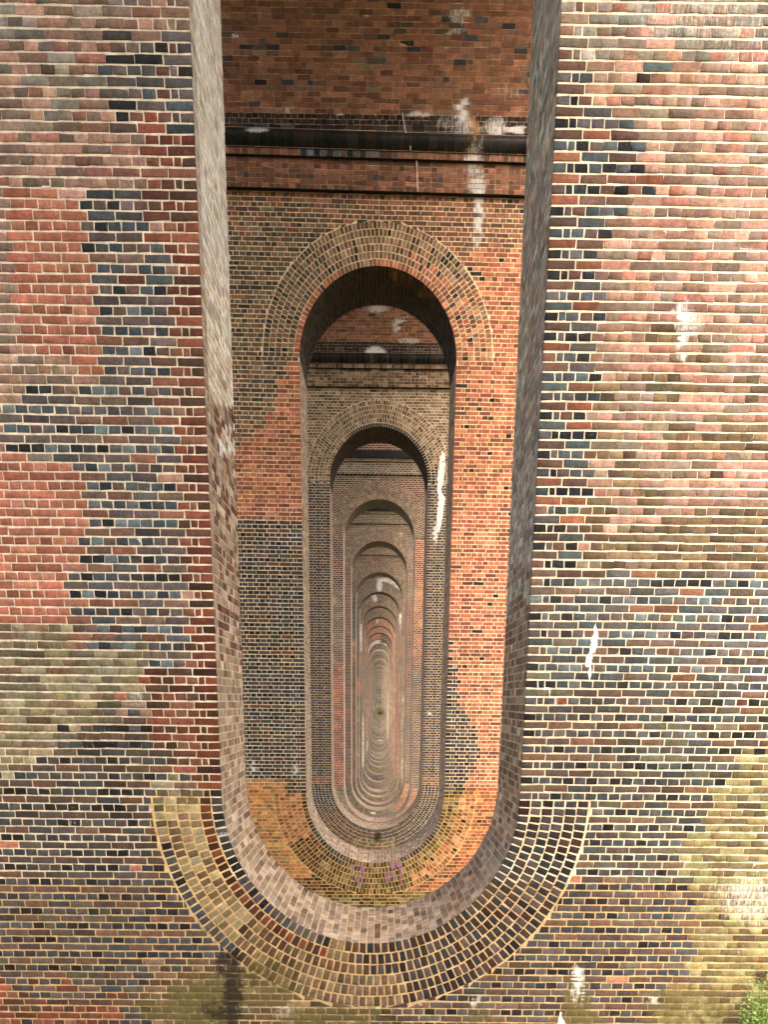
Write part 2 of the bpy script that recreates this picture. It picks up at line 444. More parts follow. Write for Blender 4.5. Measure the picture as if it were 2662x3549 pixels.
ST3 = [
    (0, 1530, 1640, 12, 70, .95), (0, 1525, 1760, 12, 80, .95), (0, 1510, 1850, 10, 50, .95), (0, 1075, 1380, 40, 60, .5), (0, 1060, 1560, 30, 60, .4), (0, 1490, 2470, 7, 14, .9),
    (1, 1180, 1340, 60, 50, .4), (2, 1310, 2900, 20, 24, .7), (1, 1310, 2905, 30, 30, .6), (0, 1140, 1660, 6, 20, .7), (0, 1170, 1480, 60, 30, .4), (0, 1420, 1500, 20, 30, .5),
]
ST_N = {1: ST1, 2: ST2, 3: ST3}
ST_N[4] = [(0, 1485, 1780, 10, 30, .9), (0, 1150, 2100, 8, 160, .6), (2, 1310, 1560, 24, 70, .6)]
ST_N[5] = [(0, 1300, 1820, 14, 12, .6), (0, 1392, 1800, 9, 30, .95), (0, 1391, 1845, 7, 25, .8)]
ST_N[6] = [(0, 1300, 1925, 12, 20, .5)]
ST_N[7] = [(0, 1315, 2030, 14, 30, .95), (2, 1311, 2000, 2.5, 20, .9)]
ST_N[8] = [(0, 1300, 2070, 12, 22, .95), (2, 1299, 2078, 1.6, 18, .95), (0, 1288, 2066, 8, 14, .7)]
ST_N[9] = [(0, 1318, 2112, 2.5, 18, 1.)]
ST_N[10] = [(0, 1308, 2150, 2.2, 14, 1.)]
ST_N[11] = [(0, 1312, 2690, 16, 4, .95)]
ST_N[13] = [(0, 1330, 2235, 18, 8, .8)]
ST_N[18] = [(0, 1316, 2566, 14, 2.6, 1.), (0, 1340, 2560, 4, 12, .9)]
ST_N[20] = [(0, 1314, 2582, 12, 2.6, 1.)]


def stain_at(n, P):
    S = np.zeros((len(P), 4))
    L = ST_N.get(n)
    if not L:
        return S
    q = proj(P)
    for (ch, cx_, cy_, rx, ry, s) in L:
        d2 = ((q[:, 0] - cx_) / rx) ** 2 + ((q[:, 1] - cy_) / ry) ** 2
        if ch == 0 and rx > 60 and ry > 30: s = s * .92
        if ch in (1, 2): s = s * 1.3
        v = s * np.clip(1.15 - d2 * .75, 0, 1)
        S[:, ch] = np.maximum(S[:, ch], v)
    return S


# ------------------------------------------------------------------ materials
def nd(t, ty, **kw):
    n = t.nodes.new(ty)
    for k, v in kw.items():
        setattr(n, k, v)
    return n


def mth(t, op, a, b=None, c=None, clamp=False):
    n = t.nodes.new('ShaderNodeMath'); n.operation = op; n.use_clamp = clamp
    for i, v in enumerate((a, b, c)):
        if v is None: continue
        if isinstance(v, (int, float)): n.inputs[i].default_value = v
        else: t.links.new(v, n.inputs[i])
    return n.outputs[0]


def mixc(t, f, a, b, mode='MIX'):
    n = t.nodes.new('ShaderNodeMix'); n.data_type = 'RGBA'; n.blend_type = mode
    for i, v in ((0, f), (6, a), (7, b)):
        if isinstance(v, (int, float)): n.inputs[i].default_value = v
        elif isinstance(v, tuple): n.inputs[i].default_value = (*v, 1)
        else: t.links.new(v, n.inputs[i])
    return n.outputs[2]


def noise(t, vec, scale, detail=2, rough=.5, stretch=None):
    if stretch:
        m = nd(t, 'ShaderNodeMapping'); m.inputs['Scale'].default_value = stretch
        t.links.new(vec, m.inputs[0]); vec = m.outputs[0]
    n = nd(t, 'ShaderNodeTexNoise'); n.inputs['Scale'].default_value = scale
    n.inputs['Detail'].default_value = detail; n.inputs['Roughness'].default_value = rough
    t.links.new(vec, n.inputs['Vector'])
    return n.outputs['Fac']


def masonry(name, kind):
    """kind: brick, mortar, far (brick pattern drawn by the material on far piers)"""
    m = bpy.data.materials.new(name); m.use_nodes = True
    t = m.node_tree; t.nodes.clear()
    out = nd(t, 'ShaderNodeOutputMaterial'); b = nd(t, 'ShaderNodeBsdfPrincipled')
    t.links.new(b.outputs[0], out.inputs[0])
    b.inputs['Roughness'].default_value = .86
    b.inputs['Specular IOR Level'].default_value = .3
    pos = nd(t, 'ShaderNodeNewGeometry').outputs['Position']
    at = nd(t, 'ShaderNodeAttribute', attribute_name='Col')
    stn = nd(t, 'ShaderNodeAttribute', attribute_name='Stain')
    sp = nd(t, 'ShaderNodeSeparateColor'); t.links.new(stn.outputs['Color'], sp.inputs[0])
    n1 = noise(t, pos, 11, 4, .7)
    n2 = noise(t, pos, 36, 6, .8)
    n3 = noise(t, pos, 2.2, 2, .5)
    base = at.outputs['Color']
    hgt = n2
    if kind == 'far':
        uv = nd(t, 'ShaderNodeUVMap'); uv.uv_map = 'UVMap'
        br = nd(t, 'ShaderNodeTexBrick')
        t.links.new(uv.outputs[0], br.inputs['Vector'])
        br.inputs['Color1'].default_value = (.4, .4, .44, 1); br.inputs['Color2'].default_value = (1.1, 1.05, 1.0, 1)
        br.inputs['Mortar'].default_value = (0, 0, 0, 1)
        br.inputs['Scale'].default_value = 1; br.inputs['Mortar Size'].default_value = .006
        br.inputs['Mortar Smooth'].default_value = .1; br.inputs['Bias'].default_value = .15
        br.inputs['Brick Width'].default_value = .175; br.inputs['Row Height'].default_value = CH
        bc = mixc(t, 1.0, base, br.outputs['Color'], 'MULTIPLY')
        base = mixc(t, br.outputs['Fac'], bc, (.86, .72, .54))
        hgt = mth(t, 'SUBTRACT', mth(t, 'MULTIPLY', n2, .3), br.outputs['Fac'])
    v = mth(t, 'MULTIPLY', mth(t, 'MULTIPLY_ADD', n1, 1.7, .15), mth(t, 'MULTIPLY_ADD', n2, 1.7 if kind == 'brick' else .6, .18 if kind == 'brick' else .7))
    cmb = nd(t, 'ShaderNodeCombineColor')
    for i in range(3): t.links.new(v, cmb.inputs[i])
    c = mixc(t, 1.0, base, cmb.outputs[0], 'MULTIPLY')
    if kind == 'brick':
        # fired blotches and paler rubbed spots inside a brick
        f = mth(t, 'MULTIPLY', mth(t, 'SUBTRACT', noise(t, pos, 16, 3, .6, (1, 1, .35)), .56, clamp=True), 4.0, clamp=True)
        c = mixc(t, mth(t, 'MULTIPLY', f, .45), c, mixc(t, 1.0, c, (.55, .62, .72), 'MULTIPLY'))
        f = mth(t, 'MULTIPLY', mth(t, 'SUBTRACT', noise(t, pos, 30, 4, .7), .60, clamp=True), 6.0, clamp=True)
        c = mixc(t, mth(t, 'MULTIPLY', f, .35), c, (.55, .46, .36))
    if kind != 'far':
        f = mth(t, 'MULTIPLY', mth(t, 'SUBTRACT', noise(t, pos, 3.2, 6, .75, (1, 1, .6)), .47, clamp=True), 4.5, clamp=True)
        c = mixc(t, mth(t, 'MULTIPLY', f, .42 if kind == 'brick' else .3), c, mixc(t, .5, (.13, .10, .05), mixc(t, 1.0, c, (.8, .72, .5), 'MULTIPLY')))
    nW = noise(t, pos, 30, 7, .8, (1.6, 1.6, .3))
    nM = noise(t, pos, 11, 5, .7)
    for ch, col_, nn, wd in ((1, (.13, .11, .032), nM, .45), (3, (.42, .20, .055), nM, .3), (2, (.016, .012, .008), nM, .35), (0, (.84, .81, .72), nW, .32)):
        src = stn.outputs['Alpha'] if ch == 3 else sp.outputs[ch]
        thr = mth(t, 'MULTIPLY_ADD', nn, 1.5 if ch == 0 else 1.25, -.2 if ch == 0 else -.12)
        f = mth(t, 'DIVIDE', mth(t, 'SUBTRACT', src, thr), wd, clamp=True)
        f = mth(t, 'MULTIPLY', f, mth(t, 'GREATER_THAN', src, .02))
        c = mixc(t, mth(t, 'MULTIPLY', f, .86 if ch == 0 else .85), c, col_)
    t.links.new(c, b.inputs['Base Color'])
    bp = nd(t, 'ShaderNodeBump'); bp.inputs['Strength'].default_value = .8
    bp.inputs['Distance'].default_value = .008 if kind == 'brick' else .005
    if kind == 'brick':
        ridg = noise(t, pos, 18, 3, .6, (1, 1, 3.5))
        hgt = mth(t, 'ADD', n2, mth(t, 'MULTIPLY', ridg, 1.2))
    t.links.new(hgt, bp.inputs['Height']); t.links.new(bp.outputs[0], b.inputs['Normal'])
    return m


def plain(name, colr, rough=.8, sc_=20., var=.5):
    m = bpy.data.materials.new(name); m.use_nodes = True
    t = m.node_tree
    b = t.nodes['Principled BSDF']; b.inputs['Roughness'].default_value = rough
    pos = nd(t, 'ShaderNodeNewGeometry').outputs['Position']
    n = noise(t, pos, sc_, 4, .6)
    v = mth(t, 'MULTIPLY_ADD', n, var * 2, 1 - var)
    cmb = nd(t, 'ShaderNodeCombineColor')
    for i in range(3): t.links.new(v, cmb.inputs[i])
    t.links.new(mixc(t, 1.0, colr, cmb.outputs[0], 'MULTIPLY'), b.inputs['Base Color'])
    return m


M_BRICK = masonry('brick', 'brick')
M_MORTAR = masonry('mortar', 'mortar')
M_FAR = masonry('far_brick', 'far')
M_GLAZE = masonry('black_moulded_brick', 'mortar')
M_GLAZE.node_tree.nodes['Principled BSDF'].inputs['Roughness'].default_value = .45
M_LIME = plain('lime_crust', (.83, .79, .68), .9, 60, .12)
M_PURPLE = plain('purple_paint', (.36, .16, .22), .7, 30, .4)
M_CHALK = plain('chalk', (.7, .7, .7), .9, 90, .3)
M_GRASS = plain('grass_ground', (.09, .10, .035), .95, 3, .5)
M_LEAF = plain('leaf', (.24, .40, .09), .6, 14, .6)
M_LEAF.node_tree.nodes['Principled BSDF'].inputs['Transmission Weight'].default_value = 0
M_YLEAF = plain('yellow_leaf', (.95, .93, .42), .7, 4, .5)
M_STEM = plain('stem', (.08, .055, .03), .9, 30, .4)
M_STREAK = plain('dark_streak', (.02, .018, .015), .9, 10, .4)


# ------------------------------------------------------------------ mesh building
def mesh_from(name, V, faces, smooth=None, mat=None, Col=None, Stain=None, UV=None):
    """faces: list of int arrays (k, m) with m corners each; smooth: list of bools"""
    me = bpy.data.meshes.new(name)
    V = np.asarray(V, float)
    me.vertices.add(len(V)); me.vertices.foreach_set('co', V.ravel())
    tot = np.concatenate([np.full(len(f), f.shape[1], np.int32) for f in faces])
    lv = np.concatenate([f.ravel() for f in faces]).astype(np.int32)
    st = np.concatenate([[0], np.cumsum(tot)[:-1]]).astype(np.int32)
    me.loops.add(len(lv)); me.loops.foreach_set('vertex_index', lv)
    me.polygons.add(len(tot)); me.polygons.foreach_set('loop_start', st); me.polygons.foreach_set('loop_total', tot)
    sm = np.concatenate([np.full(len(f), bool(smooth[i]) if smooth else False) for i, f in enumerate(faces)])
    me.polygons.foreach_set('use_smooth', sm)
    if UV is not None:
        uvl = me.uv_layers.new(name='UVMap'); uvl.data.foreach_set('uv', np.asarray(UV, float)[lv].ravel())
    if Col is not None:
        a = me.color_attributes.new('Col', 'FLOAT_COLOR', 'POINT')
        a.data.foreach_set('color', np.hstack([Col, np.ones((len(Col), 1))]).ravel())
    if Stain is not None:
        a = me.color_attributes.new('Stain', 'FLOAT_COLOR', 'POINT'); a.data.foreach_set('color', np.asarray(Stain, float).ravel())
    me.update(calc_edges=True)
    if mat: me.materials.append(mat)
    return me


def link(name, me, parent=None, **props):
    o = bpy.data.objects.new(name, me); col.objects.link(o)
    if parent: o.parent = parent
    for k, v in props.items(): o[k] = v
    return o


def root(name, label, cat, group=None):
    o = bpy.data.objects.new(name, None); col.objects.link(o)
    o['label'] = label; o['category'] = cat
    if group: o['group'] = group
    o.empty_display_size = .3
    return o


RING_IX = np.array([[0, 1, 5, 4], [1, 2, 6, 5], [2, 3, 7, 6], [3, 0, 4, 7]])
RING_IX2 = RING_IX + 4
FAN = np.array([[8, 9, 12], [9, 10, 12], [10, 11, 12], [11, 8, 12]])
TOPQ = np.array([[4, 5, 6, 7]])


class Bricks:
    """a set of bricks on one surface: Q (N,4,2) corners in the surface's own coordinates, mapped by fn(a,b,n)"""

    def __init__(self, Q, fn, Cc, size, rich, pillow=None, n_off=None, back=-.016):
        self.fn = fn; self.C = Cc; self.rich = rich
        Q = np.asarray(Q, float); N = len(Q)
        sc_ = np.asarray(size, float)                 # metres per unit of a, b  (N,2) or (2,)
        if sc_.ndim == 1: sc_ = np.tile(sc_, (N, 1))
        cen = Q.mean(axis=1, keepdims=True)
        hw = np.maximum(np.abs(Q - cen).mean(axis=1, keepdims=True) * sc_[:, None, :], .004)
        off = rng.normal(0, .0012, N) if n_off is None else n_off
        jit = rng.normal(0, .0022, (N, 4, 2)) / sc_[:, None, :]
        q1 = Q + jit
        layers = []
        off = np.maximum(off, ND + .0018)
        if rich:
            q2 = cen + (q1 - cen) * (1 - np.minimum(.0065 / hw, .4))
            pil = np.zeros(N) + .001 if pillow is None else pillow
            for q, n in ((q1, np.full(N, back)), (q1, np.maximum(off - .0035 - pil * .8, ND + .0012)), (q2, off)):
                layers.append((q, np.repeat(n[:, None], 4, 1)))
            nn = layers[2][1] + rng.normal(0, .0012, (N, 4)); layers[2] = (layers[2][0], nn)
            layers.append((cen, (off + pil)[:, None]))
        else:
            layers.append((q1, np.full((N, 4), back))); layers.append((q1, np.repeat(off[:, None], 4, 1) + rng.normal(0, .001, (N, 4))))
        A = np.concatenate([l[0] for l in layers], axis=1); Nn = np.concatenate([l[1] for l in layers], axis=1)
        self.k = A.shape[1]
        self.V = fn(A[..., 0].ravel(), A[..., 1].ravel(), Nn.ravel()).reshape(N, self.k, 3)
        c0 = cen[:, 0, :]
        self.P = fn(c0[:, 0], c0[:, 1], np.zeros(N))

    def mesh(self, name, idx, n_pier, mat=None):
        V = self.V[idx].reshape(-1, 3); N = len(idx); k = self.k
        o = (np.arange(N) * k)[:, None, None]
        if self.rich:
            faces = [(RING_IX[None] + o).reshape(-1, 4), (RING_IX2[None] + o).reshape(-1, 4), (FAN[None] + o).reshape(-1, 3)]
            sm = [False, True, True]
        else:
            faces = [(RING_IX[None] + o).reshape(-1, 4), (TOPQ[None] + o).reshape(-1, 4)]; sm = [False, False]
        C = np.repeat(self.C[idx], k, axis=0)
        S = self.S[idx].reshape(-1, 4)
        return mesh_from(name, V, faces, sm, mat or M_BRICK, C, S)

    def stains(self, n_pier, extra=None):
        V = self.V.reshape(-1, 3)
        S = stain_at(n_pier, V)
        if extra is not None: S = np.maximum(S, extra(V))
        self.S = S.reshape(len(self.V), self.k, 4)


def opening_ok(P, n):
    """can the point be seen through the openings of the piers in front of pier n"""
    ok = np.ones(len(P), bool)
    for m in range(1, n):
        for D in (dist(m), dist(m) + T):
            q = P * (D / P[:, 1:2])
            x = np.abs(q[:, 0] - XC); z = q[:, 2]
            zi, zt = INV[m] + RI, CROWN[m] - RI
            zz = np.where(z < zi, zi - z, np.where(z > zt, z - zt, 0))
            ok &= (x ** 2 + zz ** 2) < RI ** 2
    return ok


def emit(bs, n, parent, part, joined, limit=300, mat=None, used=0):
    """the largest in view become single parts, the rest one joined part"""
    N = len(bs.V)
    pr = proj(bs.V[:, :4]) if not bs.rich else proj(bs.V[:, 8:12])
    area = .5 * np.abs((pr[:, 0, 0] - pr[:, 2, 0]) * (pr[:, 1, 1] - pr[:, 3, 1]) - (pr[:, 1, 0] - pr[:, 3, 0]) * (pr[:, 0, 1] - pr[:, 2, 1]))
    q = proj(bs.P)
    vis = (q[:, 0] > 0) & (q[:, 0] < PW) & (q[:, 1] > 0) & (q[:, 1] < PH) & (bs.P[:, 1] > .5) & opening_ok(bs.P, n)
    area = np.where(vis, area, -1)
    order = np.argsort(-area)
    k = min(limit - used, int((area > 0).sum()))
    for i in order[:k]:
        o = bpy.data.objects.new(part, bs.mesh(part, np.array([i]), n, mat)); col.objects.link(o); o.parent = parent
    rest = order[k:]
    if len(rest):
        link(joined, bs.mesh(joined, rest, n, mat), parent, kind='stuff')
    return k


# ------------------------------------------------------------------ laying bricks
def xb_ring(z, n, R):
    """half width of the opening plus ring (radius R) at height z"""
    zi, zt = INV[n] + RI, CROWN[n] - RI
    if zi <= z <= zt: return RI
    d = (zi - z) if z < zi else (z - zt)
    return math.sqrt(R * R - d * d) if d < R else 0.0


def lay_front(n, z0, z1, half, bed=.012, perp=.010, R=RI + .705):
    Q, hdr, wth = [], [], []
    zt = CROWN[n] - RI
    zi = INV[n] + RI
    k0 = int(math.floor((z0 - zi) / CH)); k1 = int(math.ceil((z1 - zi) / CH))
    for c in range(k0, k1):
        za = zi + c * CH; zb = za + CH
        zm = (za + zb) / 2
        hd = c % 2 == 0
        inside = lambda z: xb_ring(z, n, R)
        # lattice of joints outward from the jamb line, and inward for rows above/below the opening
        edges = [0.0]
        if hd:
            edges += [.1155, .1155 + .066]
            while edges[-1] < half - RI: edges.append(edges[-1] + .1175 + rng.normal(0, .0012))
        else:
            while edges[-1] < half - RI: edges.append(edges[-1] + .235 + rng.normal(0, .002))
        inw = [0.0]
        while inw[-1] > -RI: inw.append(inw[-1] - (.1175 if hd else .235))
        lat = sorted(set(inw[1:] + edges))
        za_, zb_ = za + bed / 2, zb - bed / 2
        xa_lo, xa_hi = inside(za_), inside(zb_)
        between = zi - 1e-6 <= za and zb <= zt + 1e-6
        if not between:
            st_ = .1175 if hd else .235; o_ = 0 if hd else [.059, .176][(c // 2) % 2]
            lat = [-RI - .235 + o_ + i * st_ + rng.normal(0, .0012) for i in range(int((half + .5) / st_) + 2)]
        for s in (-1, 1):
            for i in range(len(lat) - 1):
                e0, e1 = RI + lat[i] + perp / 2, RI + lat[i + 1] - perp / 2
                if between:
                    if lat[i] < -1e-6: continue
                    if abs(lat[i]) < 1e-6: e0 = RI
                    q = [(e0, za_), (e1, za_), (e1, zb_), (e0, zb_)]
                else:
                    if e0 < 0 and e1 < .03: continue
                    l0 = max(e0, xa_lo + (.011 if xa_lo else 0)); h0 = max(e0, xa_hi + (.011 if xa_hi else 0))
                    if xa_lo == 0 and xa_hi == 0:
                        l0 = h0 = max(e0, .006)
                    if min(e1 - l0, e1 - h0) < .012:
                        if max(e1 - l0, e1 - h0) < .03: continue
                        l0 = min(l0, e1 - .012); h0 = min(h0, e1 - .012)
                    q = [(l0, za_), (e1, za_), (e1, zb_), (h0, zb_)]
                if q[0][0] > half: continue
                wv = (vnoise(np.array([q[0][0] * s]), np.array([za * 3]), .8)[0] - .5) * .008
                q = [(XC + s * a, b + wv) for a, b in q]
                if s < 0: q = [q[1], q[0], q[3], q[2]]
                Q.append(q); hdr.append(hd)
    return np.array(Q), np.array(hdr)


def lay_ring(zc, top, gap=.014, pitch=.0775, rgap=.0135):
    Q, ks, th = [], [], []
    for k in range(6):
        r0 = RI + k * .1175; r1 = r0 + .1175 - rgap
        rm = (r0 + r1) / 2
        cnt = int(round(PI * rm / pitch)); dp = PI / cnt
        base = 0 if top else PI
        for i in range(cnt):
            a0 = base + i * dp + gap / 2 / rm; a1 = base + (i + 1) * dp - gap / 2 / rm
            j = rng.normal(0, .002, 2)
            Q.append([(r0 + (0 if k == 0 else j[0]), a0), (r1 + j[1], a0), (r1 + j[1], a1), (r0 + (0 if k == 0 else j[0]), a1)])
            ks.append(k); th.append((a0 + a1) / 2)
    return np.array(Q), np.array(ks), np.array(th), None


def face_map(D, yaw=0.0):
    return lambda a, b, n: np.stack([a, D - n + (a - XC) * yaw, b], axis=-1)


def ring_map(D, zc, yaw=0.0):
    return lambda a, b, n: np.stack([XC + a * np.cos(b), D - n + a * np.cos(b) * yaw, zc + a * np.sin(b)], axis=-1)


def path_map(D, n, yaw=0.0):
    """a: length along the opening's outline; b: depth into the pier"""
    zi, zt = INV[n] + RI, CROWN[n] - RI
    H = zt - zi; Cq = PI * RI

    def f(a, b, nn):
        a = np.mod(a, 2 * H + 2 * Cq)
        r = RI - nn
        x = np.zeros_like(a); z = np.zeros_like(a)
        m = a < Cq                                     # invert, left to right
        t = PI + a / RI
        x = np.where(m, r * np.cos(t), x); z = np.where(m, zi + r * np.sin(t), z)
        m = (a >= Cq) & (a < Cq + H)                   # right jamb going up
        x = np.where(m, r, x); z = np.where(m, zi + (a - Cq), z)
        m = (a >= Cq + H) & (a < 2 * Cq + H)           # top arch, right to left
        t = (a - Cq - H) / RI
        x = np.where(m, r * np.cos(t), x); z = np.where(m, zt + r * np.sin(t), z)
        m = a >= 2 * Cq + H                            # left jamb going down
        x = np.where(m, -r, x); z = np.where(m, zt - (a - 2 * Cq - H), z)
        return np.stack([XC + x, D + b + x * yaw, z], axis=-1)
    return f, H, Cq


def lay_reveal(n, bed=.014, perp=.012):
    Q, seg, hdr = [], [], []
    f, H, Cq = path_map(dist(n), n)
    for (a0, a1, kind) in ((0, Cq, 'inv'), (Cq, Cq + H, 'right'), (Cq + H, 2 * Cq + H, 'top'), (2 * Cq + H, 2 * Cq + 2 * H, 'left')):
        if kind in ('inv', 'top'):
            cnt = int(round((a1 - a0) / .0775))
        else:
            cnt = int(round((a1 - a0) / CH))
        p = (a1 - a0) / cnt
        for i in range(cnt):
            if kind in ('inv', 'top'):
                w_ = .235; st = [-.1175, 0, -.06][i % 2]
            else:
                hd = i % 2 == 1
                w_ = .1175 if hd else .235; st = 0
            b = .015 + st
            while b < T - .02:
                b0 = max(b, .015); b1 = min(b + w_ - perp, T)
                if b1 - b0 > .02:
                    Q.append([(a0 + i * p + bed / 2, b0), (a0 + i * p + bed / 2, b1), (a0 + (i + 1) * p - bed / 2, b1), (a0 + (i + 1) * p - bed / 2, b0)])
                    seg.append(kind)
                b += w_
    return np.array(Q), np.array(seg), f


def col_reveal(n, seg, P):
    N = len(P)
    C = np.zeros((N, 3))
    q = proj(P)
    dep = (P[:, 1] - dist(n)) / T
    fill(C, np.ones(N, bool), 'brown_reveal')
    if n == 1:
        py = q[:, 1]
        m = (seg == 'left')
        fill(C, m & (rng.random(N) < .75), 'tan_reveal')
        fill(C, m & (py < 1250 + vnoise(py, q[:, 0], 60) * 500), 'pale_reveal')
        fill(C, m & (py > 1400) & (py < 2300) & (rng.random(N) < .3), 'brownred')
        fill(C, m & (dep < .12), 'tan_reveal')
        m = (seg == 'right')
        fill(C, m & (rng.random(N) < .4), 'tan_reveal')
        fill(C, m & (py < 1900 + vnoise(py, q[:, 0], 60) * 400), 'grey_reveal')
        fill(C, m & (py < 1500) & (rng.random(N) < .3), 'tan_reveal')
        m = (seg == 'inv')
        fill(C, m, 'tan_reveal')
        fill(C, m & (rng.random(N) < .3), 'brown_reveal')
        fill(C, (seg == 'top'), 'brown_reveal')
    elif n == 2:
        fill(C, (seg == 'right') | (seg == 'inv'), 'tan_reveal')
        fill(C, (seg == 'left'), 'tan_reveal')
        fill(C, (seg == 'top'), 'shaded_soffit')
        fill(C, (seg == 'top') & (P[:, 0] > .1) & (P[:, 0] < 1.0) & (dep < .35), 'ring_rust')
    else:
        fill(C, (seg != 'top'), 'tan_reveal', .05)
        fill(C, (seg == 'top'), 'shaded_soffit')
    return C


ST_REV = lambda n: (lambda V: rev_stain(n, V))


def rev_stain(n, V):
    S = np.zeros((len(V), 4))
    x = V[:, 0] - XC; z = V[:, 2]; zi = INV[n] + RI
    ang = np.arctan2(z - zi, x)
    if n <= 2:
        m = (z < zi) & (ang > -.95) & (ang < -.1)
        S[:, 0] = np.where(m, .62 * np.clip(1 - np.abs(ang + .5) / .6, 0, 1), 0)
        dep = (V[:, 1] - dist(n)) / T
        m = (z < zi) & (dep < .22)
        S[:, 0] = np.maximum(S[:, 0], np.where(m & (n == 1), .52, 0))
        m = (z > zi) & (x < 0) & (n == 1)
        S[:, 0] = np.maximum(S[:, 0], np.where(m, np.clip((z - 1.8) / 2.2, 0, 1) * .66, 0))
        m = (z > zi) & (x > 0) & (n == 1)
        S[:, 0] = np.maximum(S[:, 0], np.where(m, np.clip((z - .8) / 4, 0, .55), 0))
        m = (z > zi) & (x < 0) & (n == 1)
        S[:, 1] = np.where(m & (z < 1.0), .30, 0)
    return S


def mortar_color(n, V):
    q = proj(V); px, py = q[:, 0], q[:, 1]
    C = np.tile(s2l((236, 222, 196)), (len(V), 1))
    if n == 1:
        C[:] = s2l((238, 222, 194))
        m = (py > 2450)
        C[m] = s2l((232, 212, 178))
        m = (py > 3050)
        C[m] = s2l((204, 172, 124))
        # tired thin joints between the weathered bricks high on the right
        m = (px > 2080) & (py < 1960)
        C[m] = s2l((236, 220, 194))
        m = (px > 520) & (px < 800) & (py > 2740) & (py < 3150)
        r = np.hypot(V[:, 0] - XC, V[:, 2] - (INV[1] + RI))
        mm = m & (r > RI + .1) & (V[:, 2] < INV[1] + RI)
        C[mm] = s2l((222, 188, 128))
    elif n == 2:
        C[:] = s2l((232, 206, 162))
        m = (py > 1750); C[m] = s2l((232, 214, 176))
        m = (py > 2720); C[m] = s2l((214, 178, 112))
        m = (py < 700); C[m] = s2l((214, 176, 130))
    elif n == 3:
        C[:] = s2l((214, 192, 158))
    return C


def frange(a, b, step):
    k = max(1, int(math.ceil((b - a) / step)))
    return list(np.linspace(a, b, k + 1))


def wall_grid(n, z0, z1, half, R, step, xstep):
    """front surface with the opening cut out, as two warped grids; returns V(x,z), faces"""
    zi, zt = INV[n] + RI, CROWN[n] - RI
    na = max(10, int(PI / 2 * R / step))
    zs = frange(z0, zi - R - .001, step) if z0 < zi - R - .01 else []
    zs += [zi - R * math.cos(t) for t in np.linspace(0, PI / 2, na + 1)]
    zs += frange(zi, zt, step)[1:]
    zs += [zt + R * math.sin(t) for t in np.linspace(0, PI / 2, na + 1)][1:]
    if z1 > zt + R: zs += frange(zt + R + .001, z1, step)[1:]
    zs = np.array(zs)
    xb = np.zeros(len(zs))
    for i, z in enumerate(zs):
        d = (zi - z) if z < zi else (z - zt if z > zt else 0)
        xb[i] = math.sqrt(max(R * R - d * d, 0)) if d <= R else 0.0
    nc = max(4, int((half - 1) / xstep))
    u = np.linspace(0, 1, nc + 1)
    V, Fs, base = [], [], 0
    for s in (-1, 1):
        X = XC + s * (xb[:, None] + (half - xb[:, None]) * u[None])
        Z = np.repeat(zs[:, None], nc + 1, 1)
        V.append(np.stack([X.ravel(), Z.ravel()], 1))
        i, j = np.meshgrid(np.arange(len(zs) - 1), np.arange(nc), indexing='ij')
        a = base + i * (nc + 1) + j
        f = np.stack([a, a + 1, a + nc + 2, a + nc + 1], -1).reshape(-1, 4)
        if s < 0: f = f[:, ::-1]
        Fs.append(f); base += X.size
    return np.concatenate(V), np.concatenate(Fs)


def outline_strip(n, D, R, d0, d1, step, dsteps, yaw=0.0):
    f, H, Cq = path_map(D, n, yaw)
    Lt = 2 * H + 2 * Cq
    a = np.array(sorted(set([round(v, 5) for v in frange(0, Cq, step) + frange(Cq, Cq + H, step) + frange(Cq + H, 2 * Cq + H, step) + frange(2 * Cq + H, Lt, step)])))[:-1]
    b = np.linspace(d0, d1, dsteps + 1)
    A, B = np.meshgrid(a, b, indexing='ij')
    V = f(A.ravel(), B.ravel(), np.full(A.size, RI - R))
    na, nb = len(a), len(b)
    i, j = np.meshgrid(np.arange(na), np.arange(nb - 1), indexing='ij')
    i2 = (i + 1) % na
    fa = np.stack([i * nb + j, i2 * nb + j, i2 * nb + j + 1, i * nb + j + 1], -1).reshape(-1, 4)
    UV = np.stack([B.ravel(), A.ravel()], 1)
    return V, fa, UV


def box_vf(x0, x1, y0, y1, z0, z1):
    V = np.array([(x, y, z) for z in (z0, z1) for y in (y0, y1) for x in (x0, x1)], float)
    Fc = np.array([[0, 1, 3, 2], [4, 6, 7, 5], [0, 4, 5, 1], [1, 5, 7, 3], [3, 7, 6, 2], [2, 6, 4, 0]])
    return V, Fc


